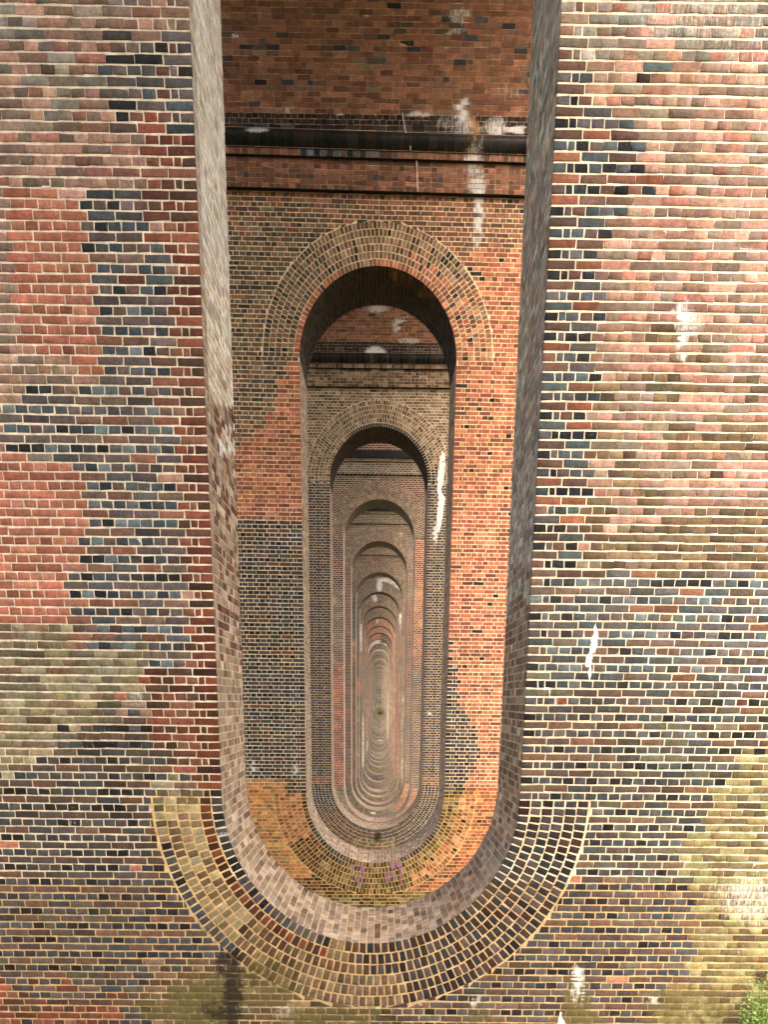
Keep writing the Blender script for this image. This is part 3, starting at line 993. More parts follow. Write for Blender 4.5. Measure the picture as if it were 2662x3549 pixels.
def build_near_pier(n, r):
    D = dist(n); yaw = {2: .030}.get(n, 0.0)
    rich = n == 1
    zg = float(ground(D)) - .5
    ztop = ZS - .02
    # --- mortar core: front sheet, reveal sheet, back and ends
    Vf, Ff = wall_grid(n, zg, ztop, HALF, RI - ND, .06 if n == 1 else .12, .045 if n == 1 else .09)
    V3 = np.stack([Vf[:, 0], D - ND + (Vf[:, 0] - XC) * yaw, Vf[:, 1]], 1)
    link('mortar', mesh_from('mortar', V3, [Ff], [False], M_MORTAR, mortar_color(n, V3), stain_at(n, V3)), r)
    Vr, Fr, _ = outline_strip(n, D, RI - ND, .009, T, .08, 24, yaw)
    link('reveal_mortar', mesh_from('reveal_mortar', Vr, [Fr], [True], M_MORTAR, np.where(Vr[:, 2:3] > CROWN[n] - RI + .25, s2l((104, 82, 58)), s2l((226, 208, 180))), rev_stain(n, Vr)), r)  # mortar darkened in the arch to paint the shade of its underside
    Vb, Fb = wall_grid(n, zg, ztop, HALF, RI - ND, .3, .3)
    V4 = np.stack([Vb[:, 0], np.full(len(Vb), D + T), Vb[:, 1]], 1)
    k = len(V4)
    Ve, Fe = [], []
    for s in (-1, 1):
        e = np.array([(XC + s * HALF, D - ND, zg), (XC + s * HALF, D + T, zg), (XC + s * HALF, D + T, ztop), (XC + s * HALF, D - ND, ztop)])
        Ve.append(e); Fe.append(np.array([[0, 1, 2, 3]]) + k + len(Ve) * 4 - 4)
    VV = np.concatenate([V4] + Ve)
    link('back_wall', mesh_from('back_wall', VV, [np.concatenate([Fb] + Fe)], None, M_FAR, pick('p2red', len(VV), .1), np.zeros((len(VV), 4)), UV=np.stack([VV[:, 0] + VV[:, 1], VV[:, 2]], 1)), r)
    # --- front bricks
    Q, hd = lay_front(n, zg, ztop, HALF, *((.0145, .0105) if n == 1 else (.0160, .0135)))
    c0 = Q.mean(axis=1)
    fm = face_map(D, yaw)
    q = proj(fm(c0[:, 0], c0[:, 1], np.zeros(len(c0))))
    C = col_face(n, q[:, 0], q[:, 1], hd)
    pil = None; off = None
    if n == 1:
        wm = ((q[:, 0] > 2085) & (q[:, 1] < 1980)) | ((q[:, 0] < 420) & (q[:, 1] < 660)) | ((q[:, 0] < 60) & (q[:, 1] < 1350)) | ((q[:, 0] < 520) & (q[:, 1] > 2160) & (q[:, 1] < 2600)) | inpoly(q[:, 0], q[:, 1], Z_YELLOW)
        pil = np.where(wm, .0045 + rng.random(len(q)) * .003, .0008)
        off = np.where(wm, rng.normal(.001, .003, len(q)), rng.normal(0, .001, len(q)))
        # weathered bricks: thin perpends, the faces nearly touch
        cen = Q.mean(axis=1, keepdims=True)
        g = np.where(wm, 1.06, 1.0)
        Q[..., 0] = cen[..., 0] + (Q[..., 0] - cen[..., 0]) * np.where(hd, np.where(wm, 1.09, 1), np.where(wm, 1.045, 1))[:, None]
        out = inpoly(q[:, 0], q[:, 1], Z_ORANGE1) | inpoly(q[:, 0], q[:, 1], Z_ORANGE2)
        off = np.where(out, .002, off)
    bs = Bricks(Q, fm, C, (1, 1), rich, pil, off)
    bs.stains(n)
    emit(bs, n, r, 'brick', 'brickwork')
    # --- rings
    zi, zt = INV[n] + RI, CROWN[n] - RI
    vr, parts = [], []
    for kind, zc in (('inv', zi), ('top', zt)):
        Q, ks, th, _ = lay_ring(zc, kind == 'top', *((.0145, .0775, .0140) if n == 1 else (.015, .0775, .0145)))
        C = col_ring(n, kind, th, ks)
        size = np.stack([np.ones(len(Q)), RI + .06 + ks * .1175], 1)
        pil = off = None
        if n == 1:
            er = (th - PI < .8) & (ks >= 2) & (ks <= 4) & (kind == 'inv')
            pil = np.where(er, -.002, .0008); off = np.where(er, -.0008, rng.normal(0, .001, len(Q)))
        b = Bricks(Q, ring_map(D, zc, yaw), C, size, rich, pil, off)
        b.stains(n)
        parts.append(b)
    used = emit(parts[0], n, r, 'voussoir', 'voussoir_ring', limit=300 if n == 1 else 150)
    if n > 1: emit(parts[1], n, r, 'voussoir', 'voussoir_ring', limit=300, used=150)
    else: link('voussoir_ring', parts[1].mesh('voussoir_ring', np.arange(len(parts[1].V)), n), r, kind='stuff')
    # --- reveal bricks
    Q, seg, f = lay_reveal(n)
    f, _, _ = path_map(D, n, yaw)
    c0 = Q.mean(axis=1)
    P = f(c0[:, 0], c0[:, 1], np.zeros(len(c0)))
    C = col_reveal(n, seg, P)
    b = Bricks(Q, f, C, (1, 1), False, None, rng.normal(0, .0015, len(Q)))
    b.stains(n, lambda V: rev_stain(n, V))
    emit(b, n, r, 'reveal_brick', 'reveal_brickwork', limit=300 if n == 1 else 120)


# ------------------------------------------------------------------ corbel of a pier (front side)
def build_corbel(n, r, detail=True):
    D = dist(n); sl = {2: .0096, 3: .0}.get(n, 0.0) * (D / FE) * 0
    yaw = {2: .030}.get(n, 0.0)
    Q1, Q2, Q3 = [], [], []
    x0, x1 = XC - HALF, XC + HALF
    p1, p2 = .11, .19                      # projections
    zc0 = Z_L1
    nb = int(round((Z_L2 - Z_L1) / CH)); ch = (Z_L2 - Z_L1) / nb
    # solid backing steps
    V, Fc = [], []
    for (pa, za, zb) in ((p1 - .008, Z_L1 + .002, Z_L2), (p2 - .008, Z_L2 + .002, Z_T0), (p2 + .02, Z_T0 + .002, ZS - .03)):
        v, f = box_vf(x0, x1, D - pa, D - .002, za, zb)
        v[:, 1] += (v[:, 0] - XC) * yaw
        Fc.append(f + 8 * len(V)); V.append(v)
    V = np.concatenate(V)
    link('corbel_core', mesh_from('corbel_core', V, [np.concatenate(Fc)], None, M_MORTAR if detail else M_FAR, np.tile(s2l((200, 166, 126)), (len(V), 1)) if detail else pick('palebrown', len(V), .03), stain_at(n, V), UV=V[:, [0, 2]].copy()), r)
    V, Fc = [], []
    for (pa, pb, za) in ((p1 - .002, 0.0, Z_L1), (p2 - .002, p1, Z_L2), (p2 + .018, p2, Z_T0)):
        v, f = box_vf(x0, x1, D - pa, D - pb - .001, za - .004, za + .001)
        v[:, 1] += (v[:, 0] - XC) * yaw
        Fc.append(f + 8 * len(V)); V.append(v)
    V = np.concatenate(V)
    link('shade_strips', mesh_from('shade_strips', V, [np.concatenate(Fc)], None, M_MORTAR, np.tile(s2l((34, 26, 22)), (len(V), 1)), np.zeros((len(V), 4))), r)  # near-black strips that paint the shade under each corbel step
    if not detail:
        # joined courses drawn by the material, and a plain black bullnose
        v, f = box_vf(x0, x1, D - p2 - .10, D - p2 + .01, Z_T0 + .01, ZS - .04)
        link('bullnose_course', mesh_from('bullnose_course', v, [f], None, M_GLAZE, np.tile(s2l((40, 38, 40)), (len(v), 1)), np.zeros((len(v), 4))), r)
        return
    for (pa, zs, zcount, chh, w_) in ((p1, Z_L1, nb, ch, None), (p2, Z_L2, 1, Z_T0 - Z_L2, .1175)):
        Q, H = [], []
        for c in range(zcount):
            hd = (c % 2 == 0) or zcount == 1
            ww = w_ or (.1175 if hd else .235)
            x = x0
            while x < x1 - .02:
                xe = min(x + ww - .011, x1)
                Q.append([(x, zs + c * chh + .005), (xe, zs + c * chh + .005), (xe, zs + (c + 1) * chh - .006), (x, zs + (c + 1) * chh - .006)]); H.append(hd)
                x += ww
        Q = np.array(Q); fm = face_map(D - pa, yaw)
        c0 = Q.mean(axis=1); q = proj(fm(c0[:, 0], c0[:, 1], 0 * c0[:, 0]))
        C = np.zeros((len(Q), 3)); fill(C, np.ones(len(Q), bool), 'p2red' if n == 2 else 'palebrown')
        fill(C, rng.random(len(Q)) < .25, 'soffit' if n == 2 else 'p2mix')
        if zcount == 1 and n == 2: fill(C, (q[:, 0] > 1040) & (q[:, 0] < 1310), 'blue_h')
        if zcount > 1 and n == 2:
            row = np.array([int((b - Z_L1) / ch) for b in c0[:, 1]])
            m = (row == 2) & (np.mod(np.round((q[:, 0] - 860) / 20), 11) == 0)
            fill(C, m, 'navy_h')
        b = Bricks(Q, fm, C, (1, 1), False); b.stains(n)
        emit(b, n, r, 'corbel_brick', 'corbel_courses', limit=120 if zcount > 1 else 60)
    # black moulded bricks: a quarter-round nose above a cove
    wz = .157; x = x0; prof = []
    z0, z1 = Z_T0 + .006, ZS - .035
    for t in np.linspace(0, 1, 7):
        prof.append((p2 + .02 + .10 * math.sin(t * PI / 2) ** .8, z0 + (z1 - z0) * .62 * t))
    for t in np.linspace(0, 1, 6)[1:]:
        prof.append((p2 + .02 + .10 * math.cos(t * PI / 2), z0 + (z1 - z0) * (.62 + .38 * t)))
    K = len(prof)
    cnt = int((x1 - x0) / wz)
    K = len(prof)
    V = np.array([(xx, D - pz + .004 + (xx - XC) * yaw, zz) for xx in (x0 + .01, x1 - .01) for pz, zz in prof])
    link('nose_joints', mesh_from('nose_joints', V, [np.array([[j, j + 1, K + j + 1, K + j] for j in range(K - 1)])], [True], M_MORTAR, np.tile(s2l((120, 104, 84)), (len(V), 1)), np.zeros((len(V), 4))), r)
    for i in range(cnt):
        xa = x0 + i * (x1 - x0) / cnt + .003; xe = x0 + (i + 1) * (x1 - x0) / cnt - .003
        jt = abs(rng.normal(0, .001))
        V = np.array([(xx, D - pz - jt + (xx - XC) * yaw, zz) for xx in (xa, xe) for pz, zz in prof] + [(xx, D - p2 + .0, zz) for xx in (xa, xe) for zz in (z0, z1)])
        fs = [np.array([[j, j + 1, K + j + 1, K + j] for j in range(K - 1)])]
        capA = np.array([list(range(K)) + [2 * K + 1, 2 * K]]); capB = np.array([list(range(K, 2 * K))[::-1] + [2 * K + 2, 2 * K + 3]])
        fs += [capA, capB]
        C = np.tile(pick('black', 1)[0] * .7, (len(V), 1))
        S = stain_at(n, V)
        q = proj(V)
        if n == 2:
            for (cx_, wd, chn, s_) in ((1550, 12, 0, .5), (1600, 14, 0, .45), (1648, 26, 3, .62), (1672, 18, 0, .6), (1635, 20, 1, .55), (1745, 16, 0, .55)):
                S[:, chn] = np.maximum(S[:, chn], s_ * np.clip(1.2 - np.abs(q[:, 0] - cx_) / wd * .6, 0, 1))
        if n == 3:
            for (cx_, wd, chn, s_) in ((1290, 20, 0, .55), (1300, 14, 1, .5), (1340, 16, 0, .5)):
                S[:, chn] = np.maximum(S[:, chn], s_ * np.clip(1.2 - np.abs(q[:, 0] - cx_) / wd * .6, 0, 1))
        link('moulded_brick', mesh_from('moulded_brick', V, fs, [False, False, False], M_GLAZE, C, S), r)


# ------------------------------------------------------------------ far piers
def build_far_pier(n, r):
    D = dist(n)
    zg = float(ground(D)) - .6
    ztop = ZS - .02
    R = RI + .705
    st = .3 if n < 10 else .6
    Vf, Ff = wall_grid(n, zg, ztop, HALF if n < 12 else HALF, R, st, st)
    # the wall starts outside the rings only above and below the springings: jamb strip fills the rest
    V3 = np.stack([Vf[:, 0], np.full(len(Vf), D), Vf[:, 1]], 1)
    q = proj(V3)
    C = col_face(n, q[:, 0], q[:, 1], np.arange(len(V3)) % 2 == 0)
    Vb, Fb = V3.copy(), Ff.copy()[:, ::-1] + len(V3)
    Vb[:, 1] = D + T
    VV = np.concatenate([V3, Vb]); FF = [np.concatenate([Ff, Fb])]
    # ends
    k = len(VV); E = []
    for s in (-1, 1):
        E.append(np.array([(XC + s * HALF, D, zg), (XC + s * HALF, D + T, zg), (XC + s * HALF, D + T, ztop), (XC + s * HALF, D, ztop)]))
    VV = np.concatenate([VV] + E); FF = [np.concatenate([FF[0], np.array([[0, 1, 2, 3], [4, 5, 6, 7]]) + k])]
    CC = np.concatenate([C, C, pick('p2red', 8, .05)])
    link('wall', mesh_from('wall', VV, FF, None, M_FAR, CC, stain_at(n, VV), UV=np.stack([VV[:, 0] + VV[:, 1], VV[:, 2]], 1)), r)
    zi, zt = INV[n] + RI, CROWN[n] - RI
    # jamb strips between the springings
    for s in (-1, 1):
        zz = np.array(frange(zi, zt, .3)); xs = np.array([RI, (RI + R) / 2, R])
        X, Z = np.meshgrid(XC + s * xs, zz)
        V = np.stack([X.ravel(), np.full(X.size, D - .003), Z.ravel()], 1)
        Fq = np.array([[i * 3 + j, i * 3 + j + 1, i * 3 + j + 4, i * 3 + j + 3] for i in range(len(zz) - 1) for j in range(2)])
        q = proj(V)
        C = col_face(n, q[:, 0], q[:, 1], np.arange(len(V)) % 2 == 0)
        link('jamb', mesh_from('jamb', V, [Fq], None, M_FAR, C, stain_at(n, V), UV=np.stack([V[:, 0], V[:, 2]], 1)), r)
    # rings
    for kind, zc, name in (('inv', zi, 'inverted_arch'), ('top', zt, 'arch_ring')):
        na = 48 if n < 10 else 24
        V, C, UV = [], [], []
        base = PI if kind == 'inv' else 0
        ph = np.linspace(base, base + PI, na + 1)
        rr = np.linspace(RI, R, 7)
        for i, rv in enumerate(rr):
            V.append(np.stack([XC + rv * np.cos(ph), np.full(na + 1, D - .003), zc + rv * np.sin(ph)], 1))
            C.append(col_ring(n, kind, ph, np.full(na + 1, min(i, 5))))
            UV.append(np.stack([np.full(na + 1, (rv - RI) / .1175 * .175), (ph - base) * (RI + .35)], 1))
        V = np.concatenate(V); C = np.concatenate(C); UV = np.concatenate(UV)
        Fq = np.array([[i * (na + 1) + j, (i + 1) * (na + 1) + j, (i + 1) * (na + 1) + j + 1, i * (na + 1) + j + 1] for i in range(6) for j in range(na)])
        link(name, mesh_from(name, V, [Fq], None, M_FAR, C, stain_at(n, V), UV=UV), r)
    Vr, Fr, UV = outline_strip(n, D - .003, RI, 0, T + .003, .25 if n < 10 else .4, 3)
    z = Vr[:, 2]
    C = pick('pale_reveal', len(Vr), .04)
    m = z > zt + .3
    C[m] = pick('shaded_soffit', int(m.sum()), .05)  # crown underside coloured dark to stand for its shade
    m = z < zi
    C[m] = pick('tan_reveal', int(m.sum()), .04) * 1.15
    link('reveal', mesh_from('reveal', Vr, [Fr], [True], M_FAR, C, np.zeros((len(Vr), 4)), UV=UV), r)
    if n <= 8: build_corbel(n, r, False)


# ------------------------------------------------------------------ barrel arches between piers
def build_barrel(n, detail):
    """vault springing onto pier n (its far springing), between piers n-1 and n"""
    D = dist(n); yc = D - RB
    words = {1: 'first', 2: 'second', 3: 'third', 4: 'fourth', 5: 'fifth', 6: 'sixth'}
    r = root('barrel_arch', '%s brick barrel vault overhead, springing from the black corbel of the %s pier' % (
        {2: 'reddish brown', 3: 'brown lime-spotted', 4: 'dark', 5: 'small dark'}[n], words[n]), 'vault', 'brick vaults between the piers')
    # shell: inner curve and solid fill above
    na = 200 if detail else 40
    ph = np.linspace(0, PI, na + 1)
    ri = RB - ND if detail else RB
    xs = np.linspace(XC - HALF, XC + HALF, 60 if detail else 12)
    A, X = np.meshgrid(ph, xs, indexing='ij')
    V = np.stack([X.ravel(), yc + ri * np.cos(A).ravel(), ZS + ri * np.sin(A).ravel()], 1)
    nx = len(xs)
    Fq = np.array([[i * nx + j, i * nx + j + 1, (i + 1) * nx + j + 1, (i + 1) * nx + j] for i in range(na) for j in range(nx - 1)])
    UV = np.stack([V[:, 0], (A * RB).ravel()], 1)
    if detail:
        link('vault_mortar', mesh_from('vault_mortar', V, [Fq], [True], M_MORTAR, np.tile(s2l((186, 144, 102)), (len(V), 1)), vault_stain(n, V)), r)
    else:
        link('vault', mesh_from('vault', V, [Fq], [True], M_FAR, pick('soffit', len(V), .05), np.zeros((len(V), 4)), UV=UV), r)
    top = ZS + RB + 1.3
    v, f = [], []
    # fill over the vault: two side walls (spandrels) following the curve, and a deck slab
    for s in (-1, 1):
        xx = XC + s * HALF
        a = np.stack([np.full(na + 1, xx), yc + (ri + .002) * np.cos(ph), ZS + (ri + .002) * np.sin(ph)], 1)
        b = a.copy(); b[:, 2] = top
        k = sum(len(q_) for q_ in v)
        v += [a, b]
        f.append(np.array([[k + i, k + i + 1, k + na + 1 + i + 1, k + na + 1 + i] for i in range(na)]))
    VV = np.concatenate(v)
    link('spandrel_walls', mesh_from('spandrel_walls', VV, [np.concatenate(f)], None, M_FAR, pick('p2red', len(VV), .1), np.zeros((len(VV), 4)), UV=VV[:, 1:3].copy()), r)
    if detail:
        Q = []
        phm = .80
        cnt = int(phm * RB / CH)
        for i in range(cnt):
            a0 = i * CH / RB + .0045 / RB; a1 = (i + 1) * CH / RB - .0045 / RB
            hd = i in (0, 1, 3) 
            ww = .1175 if i in (0, 2, 3) else .235
            x = XC - HALF - (.1175 if i % 2 else 0) - (.06 if (i % 7 == 3) else 0)
            while x < XC + HALF:
                w2 = ww if i < 4 else (.235 if rng.random() < .82 else .1175)
                Q.append([(max(x, XC - HALF), a0), (min(x + w2 - .008, XC + HALF), a0), (min(x + w2 - .008, XC + HALF), a1), (max(x, XC - HALF), a1)])
                x += w2
        Q = np.array(Q)
        fn = lambda a, b, nn: np.stack([a, yc + (RB - nn) * np.cos(b), ZS + (RB - nn) * np.sin(b)], -1)
        c0 = Q.mean(axis=1)
        C = np.zeros((len(Q), 3)); fill(C, np.ones(len(Q), bool), 'soffit', .1)
        fill(C, rng.random(len(Q)) < .06, 'p2mix'); fill(C, rng.random(len(Q)) < .015, 'navy_h')
        row = np.floor(c0[:, 1] * RB / CH)
        fill(C, row < 4, 'black'); fill(C, (row < 2) & (rng.random(len(Q)) < .5), 'navy_h')
        P_ = proj(fn(c0[:, 0], c0[:, 1], 0 * c0[:, 0]))
        if n == 2:
            for (ox, oy) in ((838, 155), (967, 158), (1185, 162), (1444, 168), (1788, 172)):
                C[np.argmin((P_[:, 0] - ox) ** 2 + (P_[:, 1] - oy) ** 2)] = s2l((52, 50, 58))
        b = Bricks(Q, fn, C, (1, RB), False, None, rng.normal(0, .002, len(Q)))
        V_ = b.V.reshape(-1, 3); b.S = vault_stain(n, V_).reshape(len(b.V), b.k, 4)
        emit(b, n, r, 'vault_brick', 'vault_brickwork', limit=300 if n == 2 else 200)
    return r


STV = {2: [(0, 1600, 380, 30, 60, .95), (0, 1610, 440, 60, 40, .7), (3, 1632, 430, 26, 40, .9), (3, 1655, 450, 22, 40, .8), (0, 1720, 440, 50, 50, .75), (0, 1540, 430, 40, 40, .62),
           (0, 1450, 395, 60, 16, .85), (0, 1580, 40, 26, 110, .7), (0, 1615, 60, 20, 60, .7), (0, 1700, 160, 120, 80, .45), (0, 1550, 140, 6, 30, .9), (0, 810, 130, 7, 22, .95), (0, 1270, 40, 12, 30, .8),
           (0, 1000, 380, 40, 18, .75), (0, 910, 370, 30, 24, .6), (0, 860, 455, 90, 10, .95), (0, 1800, 450, 40, 16, .95), (0, 1360, 30, 60, 30, .4), (0, 1500, 100, 200, 90, .33), (0, 1760, 320, 80, 40, .55), (2, 1540, 60, 200, 70, .35),
           (0, 1180, 395, 20, 12, .8), (0, 1300, 395, 14, 12, .7)],
       3: [(0, 1300, 1225, 44, 30, .95), (1, 1298, 1218, 20, 24, .7), (0, 1300, 1080, 160, 26, .5), (0, 1280, 1120, 100, 40, .5), (0, 1380, 1130, 16, 40, .8), (0, 1420, 1180, 60, 16, .7), (0, 1410, 1104, 12, 10, .9), (0, 1310, 1070, 50, 14, .8)],
       }


def vault_stain(n, V):
    S = np.zeros((len(V), 4)); q = proj(V)
    for (ch, cx_, cy_, rx, ry, s) in STV.get(n, []):
        d2 = ((q[:, 0] - cx_) / rx) ** 2 + ((q[:, 1] - cy_) / ry) ** 2
        S[:, ch] = np.maximum(S[:, ch], s * np.clip(1.25 - d2 * .75, 0, 1))
    return S


# ------------------------------------------------------------------ build: ground
gy = np.concatenate([np.linspace(-300, -45, 8), np.linspace(-40, dist(NP) + 80, 160), np.linspace(dist(NP) + 120, 1800, 12)])
gx = np.concatenate([-np.geomspace(6, 1500, 22)[::-1], np.linspace(-5, 5, 9), np.geomspace(6, 1500, 22)])
GX, GY = np.meshgrid(gx, gy, indexing='ij')
GZ = ground(GY.ravel()).reshape(GY.shape) + .06 * np.sin(GX * .7 + GY * .3) * np.cos(GY * .5)
V = np.stack([GX.ravel(), GY.ravel(), GZ.ravel()], 1)
ny = len(gy)
i, j = np.meshgrid(np.arange(len(gx) - 1), np.arange(ny - 1), indexing='ij')
a = i * ny + j
link('ground', mesh_from('ground', V, [np.stack([a, a + ny, a + ny + 1, a + 1], -1).reshape(-1, 4)], [True], M_GRASS), None, kind='structure')

# ------------------------------------------------------------------ build: piers
ORD = ['', 'first', 'second', 'third', 'fourth', 'fifth', 'sixth', 'seventh', 'eighth', 'ninth', 'tenth', 'eleventh', 'twelfth', 'thirteenth', 'fourteenth', 'fifteenth',
       'sixteenth', 'seventeenth', 'eighteenth', 'nineteenth', 'twentieth', 'twenty-first', 'twenty-second', 'twenty-third', 'twenty-fourth', 'twenty-fifth', 'twenty-sixth',
       'twenty-seventh', 'twenty-eighth', 'twenty-ninth', 'thirtieth', 'thirty-first', 'thirty-second', 'thirty-third', 'thirty-fourth', 'thirty-fifth', 'thirty-sixth']
LAB = {1: 'nearest brick pier filling the frame, blue, orange and pink patches around its tall round-ended opening',
       2: 'second brick pier, orange brick on its right jamb and purple paint drips below its opening',
       3: 'third brick pier, dark blue lower jambs and white lime run on the right one',
       4: 'fourth brick pier, red left jamb and bright orange stretch on its right jamb',
       5: 'fifth brick pier, pink innermost arch ring and small white mark on the inverted arch',
       6: 'sixth brick pier, golden yellow lower right jamb',
       36: 'last and smallest brick pier at the very end of the row of openings'}
G = 'brick piers of the viaduct, one behind the other'
for n in range(1, NP + 1):
    lab = LAB.get(n) or '%s brick pier from the front, framed inside the opening of the %s' % (ORD[n], ORD[n - 1])
    r = root('brick_pier', lab, 'brick pier', G)
    if n <= 3:
        build_near_pier(n, r)
        if n > 1: build_corbel(n, r, True)
        else: build_corbel(1, r, False)
        if n == 1: PIER1 = r
        if n == 2: PIER2 = r
        if n == 3: PIER3 = r
    else:
        build_far_pier(n, r)
        if n == 5: PIER5 = r
        if n == 11: PIER11 = r

# the pier the camera stands in (only its bulk matters here)
INV[0] = -1.62; CROWN[0] = 7.9
Vf, Ff = wall_grid(0, -3.4, ZS - .02, HALF, RI, .4, .4)
Va = np.stack([Vf[:, 0], np.full(len(Vf), dist(0)), Vf[:, 1]], 1); Vb = Va.copy(); Vb[:, 1] += T
Vr, Fr, _ = outline_strip(0, dist(0), RI, 0, T, .3, 2)
VV = np.concatenate([Va, Vb, Vr])
link('rear_pier_wall', mesh_from('rear_pier_wall', VV, [np.concatenate([Ff, Ff + len(Va), Fr + 2 * len(Va)])], None, M_FAR, pick('p2red', len(VV), .1), np.zeros((len(VV), 4)), UV=VV[:, [0, 2]].copy()), None, kind='structure')

for n in (2, 3, 4, 5):
    build_barrel(n, n <= 3)
# the remaining vaults and the deck, out of sight above the openings
VV, FF, k = [], [], 0
for n in [0, 1] + list(range(6, NP + 2)):
    D = dist(n); yc = D - RB; na = 16
    ph = np.linspace(0, PI, na + 1)
    for x in (XC - HALF, XC + HALF):
        VV.append(np.stack([np.full(na + 1, x), yc + RB * np.cos(ph), ZS + RB * np.sin(ph)], 1))
        b = VV[-1].copy(); b[:, 2] = ZS + RB + 1.3; VV.append(b)
    for i in range(na):
        o0, o1, o2, o3 = k + i, k + (na + 1) + i, k + 2 * (na + 1) + i, k + 3 * (na + 1) + i
        FF += [[o0, o0 + 1, o2 + 1, o2], [o0, o0 + 1, o1 + 1, o1], [o2, o2 + 1, o3 + 1, o3]]
    k += 4 * (na + 1)
v, f = box_vf(XC - HALF - .2, XC + HALF + .2, D1 - 2 * PITCH, dist(NP) + PITCH, ZS + RB + 1.31, ZS + RB + 1.8)
VV.append(v); FF += (f + k).tolist()
V = np.concatenate(VV)
link('viaduct_deck', mesh_from('viaduct_deck', V, [np.array(FF)], None, M_FAR, pick('p2red', len(V), .1), np.zeros((len(V), 4)), UV=V[:, :2].copy()), None, kind='structure')

# ------------------------------------------------------------------ crusts, paint and writing
def crust(name, D, pts, mat, parent, n_out=.006, wob=3.0, depth=.012, surf=None):
    """an irregular raised patch on the wall; pts are pixels of the photograph"""
    P = []
    m = len(pts)
    for i in range(m):
        a, b = np.array(pts[i], float), np.array(pts[(i + 1) % m], float)
        L = np.hypot(*(b - a)); k = max(1, int(L / 8))
        for t in range(k):
            p = a + (b - a) * t / k
            P.append(p + rng.normal(0, wob / 3, 2))
    P = np.array(P)
    W3 = np.array([unproj(x, y, D - n_out) for x, y in P])
    Bk = W3.copy(); Bk[:, 1] += depth
    c = W3.mean(axis=0)
    k = len(P)
    V = np.concatenate([W3, Bk])
    fs = [np.array([list(range(k))]), np.array([[i, (i + 1) % k, k + (i + 1) % k, k + i] for i in range(k)])]
    return link(name, mesh_from(name, V, fs, None, mat), parent)


crust('lime_run', dist(1), [(2066, 2160), (2076, 2200), (2072, 2240), (2058, 2262), (2052, 2300), (2050, 2345), (2042, 2358), (2038, 2330), (2044, 2310), (2028, 2306), (2030, 2276), (2044, 2262), (2052, 2210)], M_LIME, PIER1, .003, 5, .014)
crust('lime_run', dist(1), [(1945, 3502), (1952, 3530), (1962, 3560), (1936, 3600), (1932, 3540)], M_LIME, PIER1, .003, 5, .014)
crust('lime_run', dist(1), [(140, 628), (172, 622), (176, 650), (143, 652)], M_LIME, PIER1, .003, 3, .014)
crust('lime_run', dist(3), [(1532, 1560), (1545, 1580), (1540, 1640), (1530, 1700), (1542, 1730), (1534, 1800), (1522, 1850), (1514, 1800), (1520, 1730), (1516, 1660), (1524, 1600)], M_LIME, PIER3, .003, 5, .014)
crust('white_mark', dist(5) - .003, [(1284, 2813), (1301, 2815), (1302, 2823), (1292, 2822), (1286, 2821)], M_LIME, PIER5, .003, 1, .005)


def drip(D, parent, x, y0, y1, wpx, mat=M_PURPLE, name='paint_drip', yaw=0.0):
    pts = []
    k = 7
    for t in np.linspace(0, 1, k): pts.append((x - wpx / 2 * (1 - .5 * t) * (.7 + .6 * rng.random()), y0 + (y1 - y0) * t))
    for t in np.linspace(1, 0, k): pts.append((x + wpx / 2 * (1 - .5 * t) * (.7 + .6 * rng.random()), y0 + (y1 - y0) * t))
    crust(name, D, pts, mat, parent, .0025, 1.2, .008)


for cx0, lst in ((1225, [(-14, 2984, 3004, 16), (-2, 2990, 3010, 16), (-17, 3000, 3068, 4), (6, 2998, 3060, 5), (26, 2998, 3018, 16), (34, 3008, 3030, 8), (28, 3020, 3075, 5), (14, 3044, 3066, 9), (46, 3018, 3040, 3)]),
                 (1350, [(30, 2984, 3006, 22), (10, 2990, 3012, 18), (38, 2996, 3060, 6), (-4, 3014, 3058, 9), (14, 3020, 3048, 8), (24, 3036, 3050, 4), (-14, 3036, 3064, 4), (40, 3050, 3066, 8)])):
    for dx, y0, y1, wpx in lst:
        drip(dist(2) - .01, PIER2, cx0 + dx, y0, y1, wpx)


def stroke(D, parent, pts, wpx, mat, name, n_out=.004):
    V, Fs = [], []
    for (x0, y0), (x1, y1) in zip(pts[:-1], pts[1:]):
        d = np.array([x1 - x0, y1 - y0], float); d /= (np.hypot(*d) or 1); nrm = np.array([-d[1], d[0]]) * wpx / 2
        k = len(V)
        for p in (np.array([x0, y0]) + nrm, np.array([x0, y0]) - nrm, np.array([x1, y1]) - nrm, np.array([x1, y1]) + nrm):
            V.append(unproj(p[0], p[1], D - n_out))
        Fs.append([k, k + 1, k + 2, k + 3])
    return V, Fs


V, Fs = [], []
for pts in ([(752, 2886), (754, 2898), (758, 2897)], [(760, 2888), (761, 2903)], [(769, 2893), (765, 2890), (765, 2886), (769, 2885), (770, 2893), (771, 2901)], [(774, 2887), (781, 2886), (778, 2899)], [(783, 2900), (786, 2885), (790, 2898)]):
    v, f = stroke(dist(1), PIER1, pts, 1.5, M_CHALK, '')
    Fs += [[i + len(V) for i in q] for q in f]; V += v
link('chalk_writing', mesh_from('chalk_writing', np.array(V), [np.array(Fs)], None, M_CHALK), PIER1)
# the crack that runs down the second pier's corbel
V, Fs = [], []
for pts in ([(1395, 390), (1404, 450), (1412, 470), (1420, 485), (1424, 520)], [(1424, 545), (1443, 548), (1446, 600), (1448, 665)]):
    v, f = stroke(dist(2) - .24 if pts[0][0] < 1400 else dist(2) - .13, PIER2, pts, 2.2, M_LIME, '')
    Fs += [[i + len(V) for i in q] for q in f]; V += v
link('crack_repair', mesh_from('crack_repair', np.array(V), [np.array(Fs)], None, M_LIME), PIER2)

